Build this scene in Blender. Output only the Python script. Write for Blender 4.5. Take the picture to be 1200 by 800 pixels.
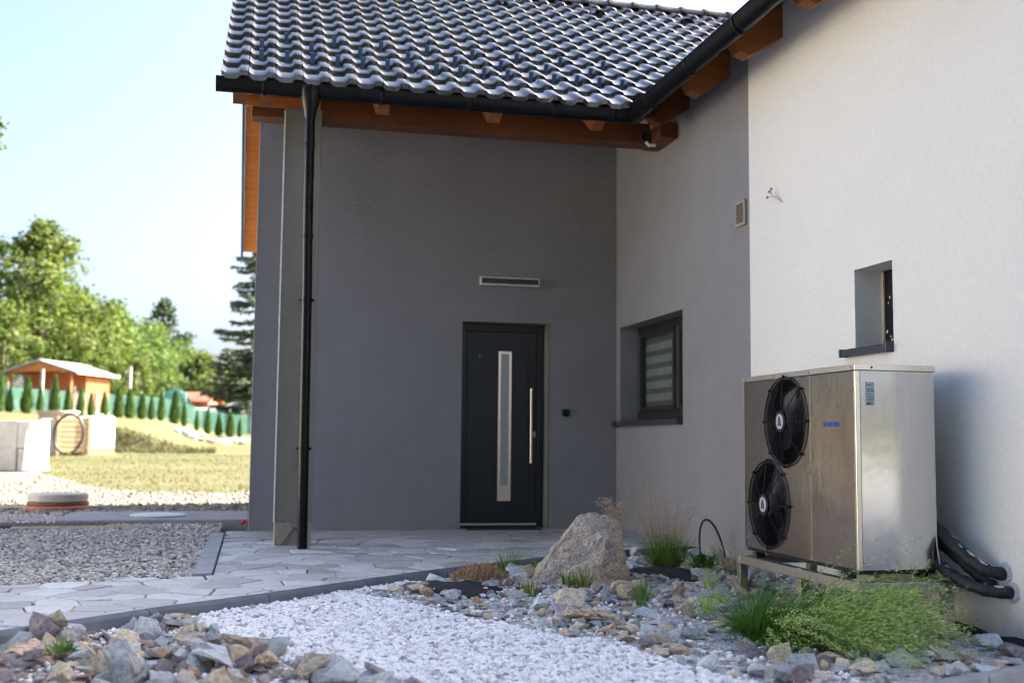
import bpy, bmesh, math, random
import numpy as np
from mathutils import Vector, Matrix, noise
R = math.radians
rng = random.Random(7)
scene = bpy.context.scene
for o in list(bpy.data.objects):
    bpy.data.objects.remove(o)

# ------------------------------------------------------------------ camera
CAM_H = 0.90
F_PX = 1316.0                      # focal length in pixels of a 1200 px wide frame
yaw, pitch, roll = R(12.870), R(5.123), R(0.558)
fwd = Vector((math.sin(yaw)*math.cos(pitch), math.cos(yaw)*math.cos(pitch), math.sin(pitch)))
rgt = Vector((math.cos(yaw), -math.sin(yaw), 0))
upv = rgt.cross(fwd)
r2 = rgt*math.cos(roll) + upv*math.sin(roll)
u2 = -rgt*math.sin(roll) + upv*math.cos(roll)
cam_d = bpy.data.cameras.new("camera")
cam = bpy.data.objects.new("camera", cam_d)
scene.collection.objects.link(cam)
m = Matrix((r2, u2, -fwd)).transposed().to_4x4()
m.translation = Vector((0, 0, CAM_H))
cam.matrix_world = m
cam_d.sensor_width = 36.0
cam_d.lens = F_PX/1200*36
cam_d.clip_start = 0.05
cam_d.clip_end = 2000
cam_d.dof.use_dof = True
cam_d.dof.focus_distance = 7.0
cam_d.dof.aperture_fstop = 1.65
scene.camera = cam

# ------------------------------------------------------------------ sky, sun, exposure
SUN_EL = R(33)
SUN_DIR = Vector((math.cos(R(12))*math.cos(SUN_EL), math.sin(R(12))*math.cos(SUN_EL), math.sin(SUN_EL)))  # towards the sun
world = bpy.data.worlds.new("World")
scene.world = world
world.use_nodes = True
wn = world.node_tree
wn.nodes.clear()
sky = wn.nodes.new("ShaderNodeTexSky")
sky.sky_type = 'NISHITA'
sky.sun_disc = False
sky.sun_elevation = SUN_EL
sky.sun_rotation = math.atan2(SUN_DIR.x, SUN_DIR.y)
sky.altitude = 100
sky.air_density = 0.7
sky.dust_density = 6.0
sky.ozone_density = 1.8
bg = wn.nodes.new("ShaderNodeBackground")
bg.inputs['Strength'].default_value = 0.085
wo = wn.nodes.new("ShaderNodeOutputWorld")
wn.links.new(sky.outputs[0], bg.inputs[0])
wn.links.new(bg.outputs[0], wo.inputs[0])
sun_d = bpy.data.lights.new("sun", 'SUN')
sun_d.energy = 5.0
sun_d.angle = R(0.53)
sun_d.color = (1.0, 0.91, 0.77)
sun = bpy.data.objects.new("sun", sun_d)
scene.collection.objects.link(sun)
sun.rotation_euler = SUN_DIR.to_track_quat('Z', 'Y').to_euler()
vs = scene.view_settings
vs.view_transform = 'Standard'
vs.look = 'None'
vs.exposure = 2.78
vs.gamma = 1.0
vs.use_curve_mapping = False
scene.render.engine = 'CYCLES'
scene.cycles.use_denoising = True
scene.cycles.filter_width = 1.15
scene.cycles.max_bounces = 8
scene.cycles.transparent_max_bounces = 12
scene.cycles.sample_clamp_indirect = 6.0

# ------------------------------------------------------------------ materials
MATS = {}
def nodes(name):
    mt = bpy.data.materials.new(name)
    mt.use_nodes = True
    nt = mt.node_tree
    nt.nodes.clear()
    out = nt.nodes.new("ShaderNodeOutputMaterial")
    b = nt.nodes.new("ShaderNodeBsdfPrincipled")
    nt.links.new(b.outputs[0], out.inputs[0])
    MATS[name] = mt
    return mt, nt, b, out
def N(nt, kind, **kw):
    n = nt.nodes.new("ShaderNode"+kind)
    for k, v in kw.items():
        if k.startswith('i_'):
            key = k[2:]
            n.inputs[int(key) if key.isdigit() else key.replace('_', ' ')].default_value = v
        else:
            setattr(n, k, v)
    return n
def coord(nt, scale=(1, 1, 1), kind='Object', rot=(0, 0, 0)):
    tc = N(nt, "TexCoord")
    mp = N(nt, "Mapping")
    mp.inputs['Scale'].default_value = scale
    mp.inputs['Rotation'].default_value = rot
    nt.links.new(tc.outputs[kind], mp.inputs[0])
    return mp.outputs[0]
def ramp(nt, fac, stops):
    r = N(nt, "ValToRGB")
    e = r.color_ramp.elements
    while len(e) < len(stops):
        e.new(0.5)
    for el, (p, c) in zip(e, stops):
        el.position = p
        el.color = (*c, 1)
    nt.links.new(fac, r.inputs[0])
    return r.outputs[0]
def mix(nt, fac, a, b, mode='MIX'):
    x = N(nt, "Mix", data_type='RGBA', blend_type=mode)
    if isinstance(fac, (int, float)):
        x.inputs[0].default_value = fac
    else:
        nt.links.new(fac, x.inputs[0])
    for i, v in ((6, a), (7, b)):
        if isinstance(v, tuple):
            x.inputs[i].default_value = (*v, 1)
        else:
            nt.links.new(v, x.inputs[i])
    return x.outputs[2]
def tex(nt, vec, scale, detail=4, rough=0.55, kind='Noise'):
    n = N(nt, "TexNoise", i_Scale=scale, i_Detail=detail, i_Roughness=rough)
    nt.links.new(vec, n.inputs['Vector'])
    return n.outputs[0]
def bump(nt, b, h, strength, dist):
    bp = N(nt, "Bump", i_Strength=strength, i_Distance=dist)
    nt.links.new(h, bp.inputs['Height'])
    nt.links.new(bp.outputs[0], b.inputs['Normal'])
def sc3(c, k):
    return tuple(min(1, v*k) for v in c)
def mat_plain(name, col, rough=0.6, metal=0.0, var=0.12, scale=12, bmp=0.0, bscale=60, spec=0.5, coat=0.0):
    mt, nt, b, o = nodes(name)
    v = coord(nt)
    n = tex(nt, v, scale, 5)
    c = ramp(nt, n, [(0.3, sc3(col, 1-var)), (0.7, sc3(col, 1+var))])
    nt.links.new(c, b.inputs['Base Color'])
    b.inputs['Roughness'].default_value = rough
    b.inputs['Metallic'].default_value = metal
    b.inputs['Specular IOR Level'].default_value = spec
    b.inputs['Coat Weight'].default_value = coat
    if bmp:
        bump(nt, b, tex(nt, v, bscale, 6), bmp, 0.01)
    return mt
def mat_stucco(name, col, var=0.05, stain=None):
    mt, nt, b, o = nodes(name)
    v = coord(nt)
    big = tex(nt, v, 1.7, 8, 0.68)
    fine = tex(nt, v, 220, 3, 0.7)
    c = ramp(nt, big, [(0.3, sc3(col, 1-var)), (0.72, sc3(col, 1+var))])
    mid = tex(nt, v, 34, 6, 0.72)
    c = mix(nt, 0.16, c, ramp(nt, mid, [(0.3, sc3(col, 0.6)), (0.7, sc3(col, 1.35))]))
    c = mix(nt, 0.18, c, ramp(nt, fine, [(0.3, sc3(col, 0.6)), (0.7, sc3(col, 1.3))]))
    if stain:                        # splash dirt on the plinth
        sep = N(nt, "SeparateXYZ")
        nt.links.new(coord(nt), sep.inputs[0])
        mr = N(nt, "MapRange")
        mr.inputs['From Min'].default_value = -0.1
        mr.inputs['From Max'].default_value = 0.28
        mr.inputs['To Min'].default_value = 1.0
        mr.inputs['To Max'].default_value = 0.0
        nt.links.new(sep.outputs[2], mr.inputs[0])
        mm = N(nt, "Math", operation='MULTIPLY')
        nt.links.new(mr.outputs[0], mm.inputs[0])
        nt.links.new(tex(nt, v, 5, 6, 0.7), mm.inputs[1])
        c = mix(nt, mm.outputs[0], c, stain)
    nt.links.new(c, b.inputs['Base Color'])
    b.inputs['Roughness'].default_value = 0.92
    b.inputs['Specular IOR Level'].default_value = 0.25
    h = N(nt, "Math", operation='MULTIPLY_ADD')
    nt.links.new(fine, h.inputs[0])
    h.inputs[1].default_value = 0.7
    nt.links.new(mid, h.inputs[2])
    bump(nt, b, h.outputs[0], 0.8, 0.008)
    return mt
def mat_wood(name, c1, c2, rough=0.5, scale=(1.2, 14, 14), spec=0.4):
    mt, nt, b, o = nodes(name)
    v = coord(nt, scale)
    n = tex(nt, v, 2.2, 8, 0.65)
    n2 = tex(nt, coord(nt), 2.0, 3)
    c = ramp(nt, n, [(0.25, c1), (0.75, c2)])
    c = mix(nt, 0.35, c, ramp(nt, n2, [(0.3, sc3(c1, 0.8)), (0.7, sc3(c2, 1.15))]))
    nt.links.new(c, b.inputs['Base Color'])
    b.inputs['Roughness'].default_value = rough
    b.inputs['Specular IOR Level'].default_value = spec
    bump(nt, b, n, 0.25, 0.004)
    return mt
def mat_rock(name, stops, rough=0.85, scale=9, bmp=0.6):
    mt, nt, b, o = nodes(name)
    oi = N(nt, "ObjectInfo")
    tc = N(nt, "TexCoord")
    ad = N(nt, "VectorMath", operation='ADD')
    nt.links.new(tc.outputs['Object'], ad.inputs[0])
    sc = N(nt, "VectorMath", operation='SCALE')
    cb = N(nt, "CombineXYZ")
    nt.links.new(oi.outputs['Random'], cb.inputs[0])
    nt.links.new(oi.outputs['Random'], cb.inputs[1])
    nt.links.new(cb.outputs[0], sc.inputs[0])
    sc.inputs['Scale'].default_value = 37.0
    nt.links.new(sc.outputs[0], ad.inputs[1])
    v = ad.outputs[0]
    n = tex(nt, v, scale, 6, 0.62)
    f = tex(nt, v, scale*9, 5, 0.7)
    c = ramp(nt, n, stops)
    c = mix(nt, 0.45, c, ramp(nt, f, [(0.25, (0.05, 0.05, 0.05)), (0.5, (0.5, 0.5, 0.5)), (0.8, (0.95, 0.93, 0.9))]), 'OVERLAY')
    hsv = N(nt, "HueSaturation")
    mr = N(nt, "MapRange")
    mr.inputs['To Min'].default_value = 0.7
    mr.inputs['To Max'].default_value = 1.25
    nt.links.new(oi.outputs['Random'], mr.inputs[0])
    nt.links.new(mr.outputs[0], hsv.inputs['Value'])
    nt.links.new(c, hsv.inputs['Color'])
    nt.links.new(hsv.outputs[0], b.inputs['Base Color'])
    b.inputs['Roughness'].default_value = rough
    b.inputs['Specular IOR Level'].default_value = 0.3
    h = N(nt, "Math", operation='MULTIPLY_ADD')
    nt.links.new(f, h.inputs[0])
    h.inputs[1].default_value = 0.4
    nt.links.new(n, h.inputs[2])
    bump(nt, b, h.outputs[0], bmp, 0.02)
    return mt
def mat_pebble(name, stops, rough=0.8):
    """colour picked per pebble (islands of one mesh)"""
    mt, nt, b, o = nodes(name)
    g = N(nt, "NewGeometry")
    c = ramp(nt, g.outputs['Random Per Island'], stops)
    f = tex(nt, coord(nt), 160, 3)
    c = mix(nt, 0.2, c, ramp(nt, f, [(0.3, (0.35, 0.35, 0.35)), (0.7, (0.85, 0.85, 0.85))]), 'OVERLAY')
    nt.links.new(c, b.inputs['Base Color'])
    b.inputs['Roughness'].default_value = rough
    b.inputs['Specular IOR Level'].default_value = 0.3
    return mt
def mat_leaf(name, stops, trans=0.35, rough=0.6):
    mt, nt, b, o = nodes(name)
    g = N(nt, "NewGeometry")
    c = ramp(nt, g.outputs['Random Per Island'], stops)
    nt.links.new(c, b.inputs['Base Color'])
    b.inputs['Roughness'].default_value = rough
    b.inputs['Specular IOR Level'].default_value = 0.3
    t = N(nt, "BsdfTranslucent")
    nt.links.new(c, t.inputs[0])
    ms = N(nt, "MixShader")
    ms.inputs[0].default_value = trans
    nt.links.new(b.outputs[0], ms.inputs[1])
    nt.links.new(t.outputs[0], ms.inputs[2])
    nt.links.new(ms.outputs[0], o.inputs[0])
    return mt
def mat_metal(name, col, rough, streak=(60, 60, 1.5), wav=0.05, aniso=0.0):
    mt, nt, b, o = nodes(name)
    st = tex(nt, coord(nt, streak), 3.0, 6, 0.7)
    big = tex(nt, coord(nt), 3.0, 3)
    sm = tex(nt, coord(nt), 22, 5, 0.7)
    c = ramp(nt, st, [(0.3, sc3(col, 0.9)), (0.7, sc3(col, 1.08))])
    c = mix(nt, 0.12, c, ramp(nt, sm, [(0.35, sc3(col, 0.7)), (0.65, sc3(col, 1.1))]))
    nt.links.new(c, b.inputs['Base Color'])
    b.inputs['Metallic'].default_value = 1.0
    mr = N(nt, "MapRange")
    mr.inputs['To Min'].default_value = rough*0.92
    mr.inputs['To Max'].default_value = rough*1.1
    nt.links.new(sm, mr.inputs[0])
    nt.links.new(mr.outputs[0], b.inputs['Roughness'])
    bump(nt, b, big, wav, 0.12)
    return mt
def mat_glass(name, tint=(0.8, 0.85, 0.83), rough=0.03):
    mt, nt, b, o = nodes(name)
    b.inputs['Base Color'].default_value = (*tint, 1)
    b.inputs['Roughness'].default_value = rough
    b.inputs['Transmission Weight'].default_value = 1.0
    b.inputs['IOR'].default_value = 1.45
    return mt

mat_stucco("wall_grey", (0.262, 0.254, 0.268), 0.13, (0.30, 0.285, 0.27))
mat_stucco("wall_white", (0.82, 0.795, 0.745), 0.02, (0.36, 0.30, 0.24))
mat_stucco("post_plaster", (0.22, 0.205, 0.175), 0.10)
mat_plain("off_white", (0.75, 0.73, 0.68), 0.7)
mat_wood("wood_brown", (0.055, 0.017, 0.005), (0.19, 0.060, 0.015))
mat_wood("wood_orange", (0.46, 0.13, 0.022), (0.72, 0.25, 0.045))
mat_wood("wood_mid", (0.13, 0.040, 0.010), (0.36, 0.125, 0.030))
mat_wood("shed_wood", (0.34, 0.085, 0.022), (0.50, 0.15, 0.042), scale=(14, 14, 1.2))
mat_plain("anthracite", (0.012, 0.014, 0.019), 0.30, var=0.25, scale=9, coat=0.25)
mat_plain("gutter_dark", (0.004, 0.0045, 0.006), 0.36, var=0.3, scale=14, spec=0.22)
mat_plain("pipe_black", (0.003, 0.0035, 0.005), 0.26, var=0.4, scale=10, spec=0.22)
mat_plain("clip_blue", (0.075, 0.13, 0.23), 0.5)
mat_plain("black_rubber", (0.020, 0.020, 0.021), 0.6, var=0.5, scale=30, bmp=0.6)
mat_plain("black_plastic", (0.006, 0.007, 0.009), 0.42, var=0.2, spec=0.3)
mat_plain("fan_blade", (0.008, 0.010, 0.016), 0.40, var=0.3, spec=0.35)
mat_plain("fabric_dark", (0.018, 0.019, 0.023), 0.75, var=0.35, scale=25, bmp=0.5, bscale=40)
mat_plain("door_paint", (0.013, 0.0145, 0.018), 0.42, var=0.10, scale=6, bmp=0.05, bscale=300)
mat_plain("frame_paint", (0.014, 0.014, 0.016), 0.40, var=0.15)
mat_plain("window_frame", (0.022, 0.019, 0.018), 0.42, var=0.2)
mat_plain("sill_metal", (0.035, 0.04, 0.05), 0.38, var=0.25, coat=0.1)
mat_plain("white_plastic", (0.70, 0.69, 0.66), 0.5)
mat_plain("badge_grey", (0.42, 0.42, 0.42), 0.35)
mat_plain("vent_beige", (0.30, 0.26, 0.20), 0.7)
mat_plain("vent_dark", (0.06, 0.052, 0.04), 0.7)
mat_plain("lamp_dark", (0.012, 0.011, 0.011), 0.3)
mat_plain("blind_light", (0.42, 0.45, 0.41), 0.8)
mat_plain("blind_dark", (0.16, 0.17, 0.155), 0.85)
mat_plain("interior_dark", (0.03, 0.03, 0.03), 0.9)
mat_plain("letter_blue", (0.012, 0.06, 0.42), 0.5, var=0.1)
mat_plain("letter_red", (0.5, 0.02, 0.03), 0.5)
mat_plain("letter_navy", (0.01, 0.03, 0.12), 0.5)
mat_plain("sticker_grey", (0.36, 0.39, 0.43), 0.55, var=0.25, scale=60)
mat_plain("copper", (0.55, 0.22, 0.10), 0.4, metal=1.0)
mat_plain("cable_pale", (0.55, 0.52, 0.46), 0.6)
mat_metal("steel_front", (0.56, 0.49, 0.44), 0.20, wav=0.05)
mat_metal("steel_side", (0.50, 0.51, 0.515), 0.15, wav=0.015)
mat_metal("steel_trim", (0.68, 0.62, 0.54), 0.30, wav=0.01)
mat_metal("steel_bar", (0.80, 0.72, 0.62), 0.28, wav=0.02)
mat_metal("steel_frame", (0.36, 0.34, 0.32), 0.42, wav=0.03)
mat_metal("foil", (0.85, 0.86, 0.88), 0.30, wav=0.5)
mat_plain("concrete", (0.30, 0.30, 0.31), 0.85, var=0.18, scale=7, bmp=0.35, bscale=70)
mat_plain("concrete_pale", (0.50, 0.485, 0.45), 0.85, var=0.14, scale=6, bmp=0.3)
mat_plain("kerb_dark", (0.105, 0.115, 0.135), 0.6, var=0.3, scale=5, bmp=0.35, bscale=45)
mat_plain("plank_grey", (0.30, 0.31, 0.32), 0.65, var=0.2, scale=6)
mat_plain("mortar", (0.03, 0.031, 0.034), 0.9, var=0.3, scale=30)
mat_plain("terracotta", (0.42, 0.17, 0.10), 0.75, var=0.2)
mat_plain("terracotta_dark", (0.22, 0.08, 0.055), 0.75, var=0.2)
mat_plain("brown_grid", (0.13, 0.09, 0.08), 0.8, var=0.3, scale=20)
mat_plain("pale_lath", (0.62, 0.50, 0.34), 0.7)
mat_plain("soil", (0.075, 0.055, 0.04), 0.95, var=0.4, scale=25, bmp=0.8, bscale=50)
mat_plain("bark", (0.16, 0.12, 0.085), 0.9, var=0.35, scale=8, bmp=0.6, bscale=20)
mat_plain("roof_felt", (0.34, 0.34, 0.36), 0.8)
mat_plain("roof_slate", (0.17, 0.18, 0.22), 0.7)
mat_plain("roof_red", (0.42, 0.14, 0.09), 0.7)
mat_plain("tarp_green", (0.16, 0.42, 0.28), 0.6)
mat_plain("canvas_white", (0.78, 0.78, 0.80), 0.7)
mat_plain("ibc_white", (0.80, 0.82, 0.82), 0.45)
mat_plain("tub_pink", (0.62, 0.47, 0.40), 0.6)
mat_plain("wood_pale", (0.52, 0.36, 0.22), 0.75, var=0.25)
mat_plain("hose_black", (0.012, 0.012, 0.014), 0.4)
mat_plain("post_green", (0.22, 0.26, 0.24), 0.5)
mat_plain("pole_grey", (0.40, 0.36, 0.32), 0.7)
mat_plain("lid_pale", (0.55, 0.57, 0.52), 0.4, var=0.1)
mat_rock("rock_grey", [(0.30, (0.220, 0.232, 0.244)), (0.5, (0.439, 0.451, 0.464)), (0.64, (0.610, 0.598, 0.573)), (0.80, (0.512, 0.378, 0.256))])
mat_rock("rock_tan", [(0.28, (0.283, 0.212, 0.153)), (0.5, (0.543, 0.448, 0.330)), (0.66, (0.661, 0.590, 0.496)), (0.8, (0.448, 0.437, 0.425))])
mat_rock("rock_rust", [(0.28, (0.218, 0.127, 0.086)), (0.44, (0.437, 0.276, 0.184)), (0.56, (0.575, 0.471, 0.356)), (0.75, (0.552, 0.529, 0.494))])
mat_rock("rock_pale", [(0.28, (0.317, 0.342, 0.366)), (0.5, (0.561, 0.586, 0.598)), (0.7, (0.708, 0.695, 0.659)), (0.85, (0.512, 0.415, 0.293))])
mat_rock("rock_plum", [(0.28, (0.135, 0.115, 0.135)), (0.5, (0.297, 0.243, 0.257)), (0.7, (0.486, 0.365, 0.311)), (0.85, (0.459, 0.446, 0.446))])
mat_pebble("pebble_white", [(0.0, (0.60, 0.52, 0.50)), (0.12, (0.80, 0.74, 0.72)), (0.3, (0.90, 0.87, 0.85)), (0.80, (0.95, 0.94, 0.93)), (0.90, (0.55, 0.51, 0.53)), (1.0, (0.22, 0.22, 0.26))])
mat_pebble("pebble_grey", [(0.0, (0.10, 0.10, 0.105)), (0.2, (0.27, 0.26, 0.25)), (0.45, (0.43, 0.41, 0.38)), (0.7, (0.56, 0.52, 0.45)), (0.9, (0.66, 0.64, 0.61)), (1.0, (0.34, 0.27, 0.20))])
mat_pebble("pebble_sunlit_beige", [(0.0, (0.08, 0.075, 0.065)), (0.3, (0.20, 0.18, 0.145)), (0.7, (0.30, 0.265, 0.215)), (1.0, (0.36, 0.33, 0.28))])  # yard gravel darkened and warmed in colour where the sun overexposes it
mat_leaf("grass_green", [(0.0, (0.05, 0.13, 0.02)), (0.5, (0.11, 0.22, 0.035)), (0.85, (0.22, 0.32, 0.07)), (1.0, (0.40, 0.38, 0.16))])
mat_leaf("grass_dry", [(0.0, (0.05, 0.075, 0.02)), (0.5, (0.10, 0.105, 0.04)), (1.0, (0.17, 0.15, 0.08))], 0.2)
mat_leaf("grass_deep", [(0.0, (0.03, 0.11, 0.015)), (0.5, (0.07, 0.20, 0.03)), (1.0, (0.18, 0.32, 0.06))])
mat_leaf("plume_green", [(0.0, (0.24, 0.38, 0.09)), (0.5, (0.42, 0.56, 0.16)), (1.0, (0.64, 0.68, 0.30))])
mat_leaf("plume_rose", [(0.0, (0.34, 0.21, 0.16)), (0.5, (0.48, 0.32, 0.25)), (1.0, (0.62, 0.48, 0.36))])
mat_leaf("sedum_rose", [(0.0, (0.30, 0.16, 0.12)), (0.6, (0.46, 0.30, 0.20)), (1.0, (0.50, 0.48, 0.18))])
mat_leaf("leaf_bright", [(0.0, (0.045, 0.095, 0.018)), (0.5, (0.10, 0.15, 0.030)), (1.0, (0.19, 0.21, 0.048))], 0.5)
mat_leaf("leaf_mid", [(0.0, (0.045, 0.10, 0.02)), (0.5, (0.095, 0.16, 0.035)), (1.0, (0.17, 0.22, 0.05))], 0.45)
mat_leaf("leaf_dark", [(0.0, (0.018, 0.045, 0.018)), (0.5, (0.04, 0.075, 0.025)), (1.0, (0.08, 0.10, 0.04))], 0.25)
mat_leaf("needle", [(0.0, (0.05, 0.085, 0.06)), (0.5, (0.10, 0.14, 0.085)), (1.0, (0.17, 0.20, 0.11))], 0.35)
mat_leaf("thuja", [(0.0, (0.02, 0.06, 0.012)), (0.5, (0.045, 0.11, 0.02)), (1.0, (0.12, 0.19, 0.035))], 0.3)

def mat_tile():
    mt, nt, b, o = nodes("roof_tile")
    oi = N(nt, "ObjectInfo")
    n = tex(nt, coord(nt), 25, 5, 0.7)
    c = ramp(nt, n, [(0.3, (0.018, 0.018, 0.018)), (0.7, (0.040, 0.038, 0.033))])
    nt.links.new(c, b.inputs['Base Color'])
    n2 = tex(nt, coord(nt), 60, 6, 0.8)
    ad = N(nt, "Math", operation='MULTIPLY_ADD')
    nt.links.new(oi.outputs['Random'], ad.inputs[0])
    ad.inputs[1].default_value = 0.55
    nt.links.new(n2, ad.inputs[2])
    mr = N(nt, "MapRange")
    mr.inputs['From Min'].default_value = 0.3
    mr.inputs['From Max'].default_value = 1.2
    mr.inputs['To Min'].default_value = 0.19
    mr.inputs['To Max'].default_value = 0.38
    nt.links.new(ad.outputs[0], mr.inputs[0])
    hs = N(nt, "HueSaturation")
    mv = N(nt, "MapRange")
    mv.inputs['To Min'].default_value = 0.6
    mv.inputs['To Max'].default_value = 1.7
    nt.links.new(oi.outputs['Random'], mv.inputs[0])
    nt.links.new(mv.outputs[0], hs.inputs['Value'])
    nt.links.new(c, hs.inputs['Color'])
    nt.links.new(hs.outputs[0], b.inputs['Base Color'])
    nt.links.new(mr.outputs[0], b.inputs['Roughness'])
    b.inputs['Specular IOR Level'].default_value = 1.0
    b.inputs['Coat Weight'].default_value = 1.0
    b.inputs['Coat Roughness'].default_value = 0.17
    b.inputs['Coat IOR'].default_value = 2.0
mat_tile()
def mat_paving():
    mt, nt, b, o = nodes("paving_stone")
    oi = N(nt, "ObjectInfo")
    v = coord(nt)
    n = tex(nt, v, 3.0, 5, 0.6)
    f = tex(nt, coord(nt, (9, 26, 9)), 3.0, 7, 0.7)
    c = ramp(nt, n, [(0.3, (0.42, 0.41, 0.40)), (0.7, (0.60, 0.59, 0.575))])
    c = mix(nt, 0.65, c, ramp(nt, f, [(0.30, (0.14, 0.138, 0.135)), (0.5, (0.47, 0.465, 0.455)), (0.75, (0.74, 0.73, 0.71))]))
    hsv = N(nt, "HueSaturation")
    mr = N(nt, "MapRange")
    mr.inputs['To Min'].default_value = 0.70
    mr.inputs['To Max'].default_value = 1.30
    nt.links.new(oi.outputs['Random'], mr.inputs[0])
    nt.links.new(mr.outputs[0], hsv.inputs['Value'])
    nt.links.new(c, hsv.inputs['Color'])
    nt.links.new(hsv.outputs[0], b.inputs['Base Color'])
    b.inputs['Roughness'].default_value = 0.55
    b.inputs['Specular IOR Level'].default_value = 0.45
    bump(nt, b, f, 0.5, 0.01)
mat_paving()
def mat_lawn():
    mt, nt, b, o = nodes("lawn")
    v = coord(nt)
    big = tex(nt, coord(nt, (0.10, 0.35, 0.2)), 1.6, 5, 0.6)
    f = tex(nt, coord(nt, (3, 3, 3)), 8, 6, 0.75)
    c = ramp(nt, big, [(0.30, (0.068, 0.082, 0.026)), (0.50, (0.130, 0.125, 0.052)), (0.70, (0.195, 0.170, 0.090))])
    c = mix(nt, 0.4, c, ramp(nt, f, [(0.3, (0.045, 0.06, 0.02)), (0.7, (0.17, 0.155, 0.08))]))
    nt.links.new(c, b.inputs['Base Color'])
    b.inputs['Roughness'].default_value = 0.9
    b.inputs['Specular IOR Level'].default_value = 0.2
    bump(nt, b, f, 0.8, 0.06)
mat_lawn()
def mat_gravel_sheet(name, stops, cell):
    mt, nt, b, o = nodes(name)
    v = coord(nt)
    vo = N(nt, "TexVoronoi", i_Scale=cell)
    nt.links.new(v, vo.inputs['Vector'])
    sep = N(nt, "SeparateColor")
    nt.links.new(vo.outputs['Color'], sep.inputs[0])
    c = ramp(nt, sep.outputs[0], stops)
    d = ramp(nt, vo.outputs['Distance'], [(0.25, (1, 1, 1)), (0.75, (0.62, 0.61, 0.60))])
    c = mix(nt, 1.0, c, d, 'MULTIPLY')
    big = tex(nt, v, 0.7, 4)
    c = mix(nt, 0.25, c, ramp(nt, big, [(0.3, (0.22, 0.20, 0.17)), (0.7, (0.50, 0.46, 0.40))]))
    nt.links.new(c, b.inputs['Base Color'])
    b.inputs['Roughness'].default_value = 0.9
    b.inputs['Specular IOR Level'].default_value = 0.2
    inv = N(nt, "Math", operation='SUBTRACT')
    inv.inputs[0].default_value = 1.0
    nt.links.new(vo.outputs['Distance'], inv.inputs[1])
    bump(nt, b, inv.outputs[0], 0.9, 0.02)
mat_gravel_sheet("gravel_grey", [(0.0, (0.12, 0.115, 0.105)), (0.4, (0.24, 0.225, 0.195)), (0.8, (0.33, 0.30, 0.25)), (1.0, (0.38, 0.36, 0.32))], 38)
mat_gravel_sheet("gravel_white", [(0.0, (0.55, 0.50, 0.50)), (0.4, (0.78, 0.74, 0.73)), (1.0, (0.9, 0.88, 0.87))], 45)
def mat_net():
    mt, nt, b, o = nodes("fence_net")
    b.inputs['Base Color'].default_value = (0.11, 0.30, 0.24, 1)
    b.inputs['Roughness'].default_value = 0.7
    t = N(nt, "BsdfTranslucent")
    t.inputs[0].default_value = (0.13, 0.40, 0.31, 1)
    tr = N(nt, "BsdfTransparent")
    ms = N(nt, "MixShader")
    ms.inputs[0].default_value = 0.45
    nt.links.new(b.outputs[0], ms.inputs[1])
    nt.links.new(t.outputs[0], ms.inputs[2])
    m2 = N(nt, "MixShader")
    m2.inputs[0].default_value = 0.38
    nt.links.new(ms.outputs[0], m2.inputs[1])
    nt.links.new(tr.outputs[0], m2.inputs[2])
    nt.links.new(m2.outputs[0], o.inputs[0])
mat_net()
mat_glass("glass", (0.80, 0.86, 0.83))
def mat_boulder():
    mt, nt, b, o = nodes("boulder")
    v = coord(nt)
    n = tex(nt, v, 3.2, 6, 0.6)
    f = tex(nt, v, 60, 5, 0.75)
    f2 = tex(nt, v, 14, 6, 0.7)
    c = ramp(nt, n, [(0.33, (0.36, 0.29, 0.24)), (0.5, (0.50, 0.40, 0.32)), (0.60, (0.60, 0.40, 0.23))])
    c = mix(nt, 0.5, c, ramp(nt, f2, [(0.3, (0.24, 0.215, 0.195)), (0.7, (0.60, 0.52, 0.44))]))
    c = mix(nt, 0.75, c, ramp(nt, f, [(0.30, (0.08, 0.08, 0.08)), (0.5, (0.5, 0.5, 0.5)), (0.72, (0.95, 0.92, 0.9))]), 'OVERLAY')
    nt.links.new(c, b.inputs['Base Color'])
    b.inputs['Roughness'].default_value = 0.9
    h = N(nt, "Math", operation='MULTIPLY_ADD')
    nt.links.new(f, h.inputs[0])
    h.inputs[1].default_value = 0.35
    nt.links.new(f2, h.inputs[2])
    bump(nt, b, h.outputs[0], 0.9, 0.03)
mat_boulder()

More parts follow.
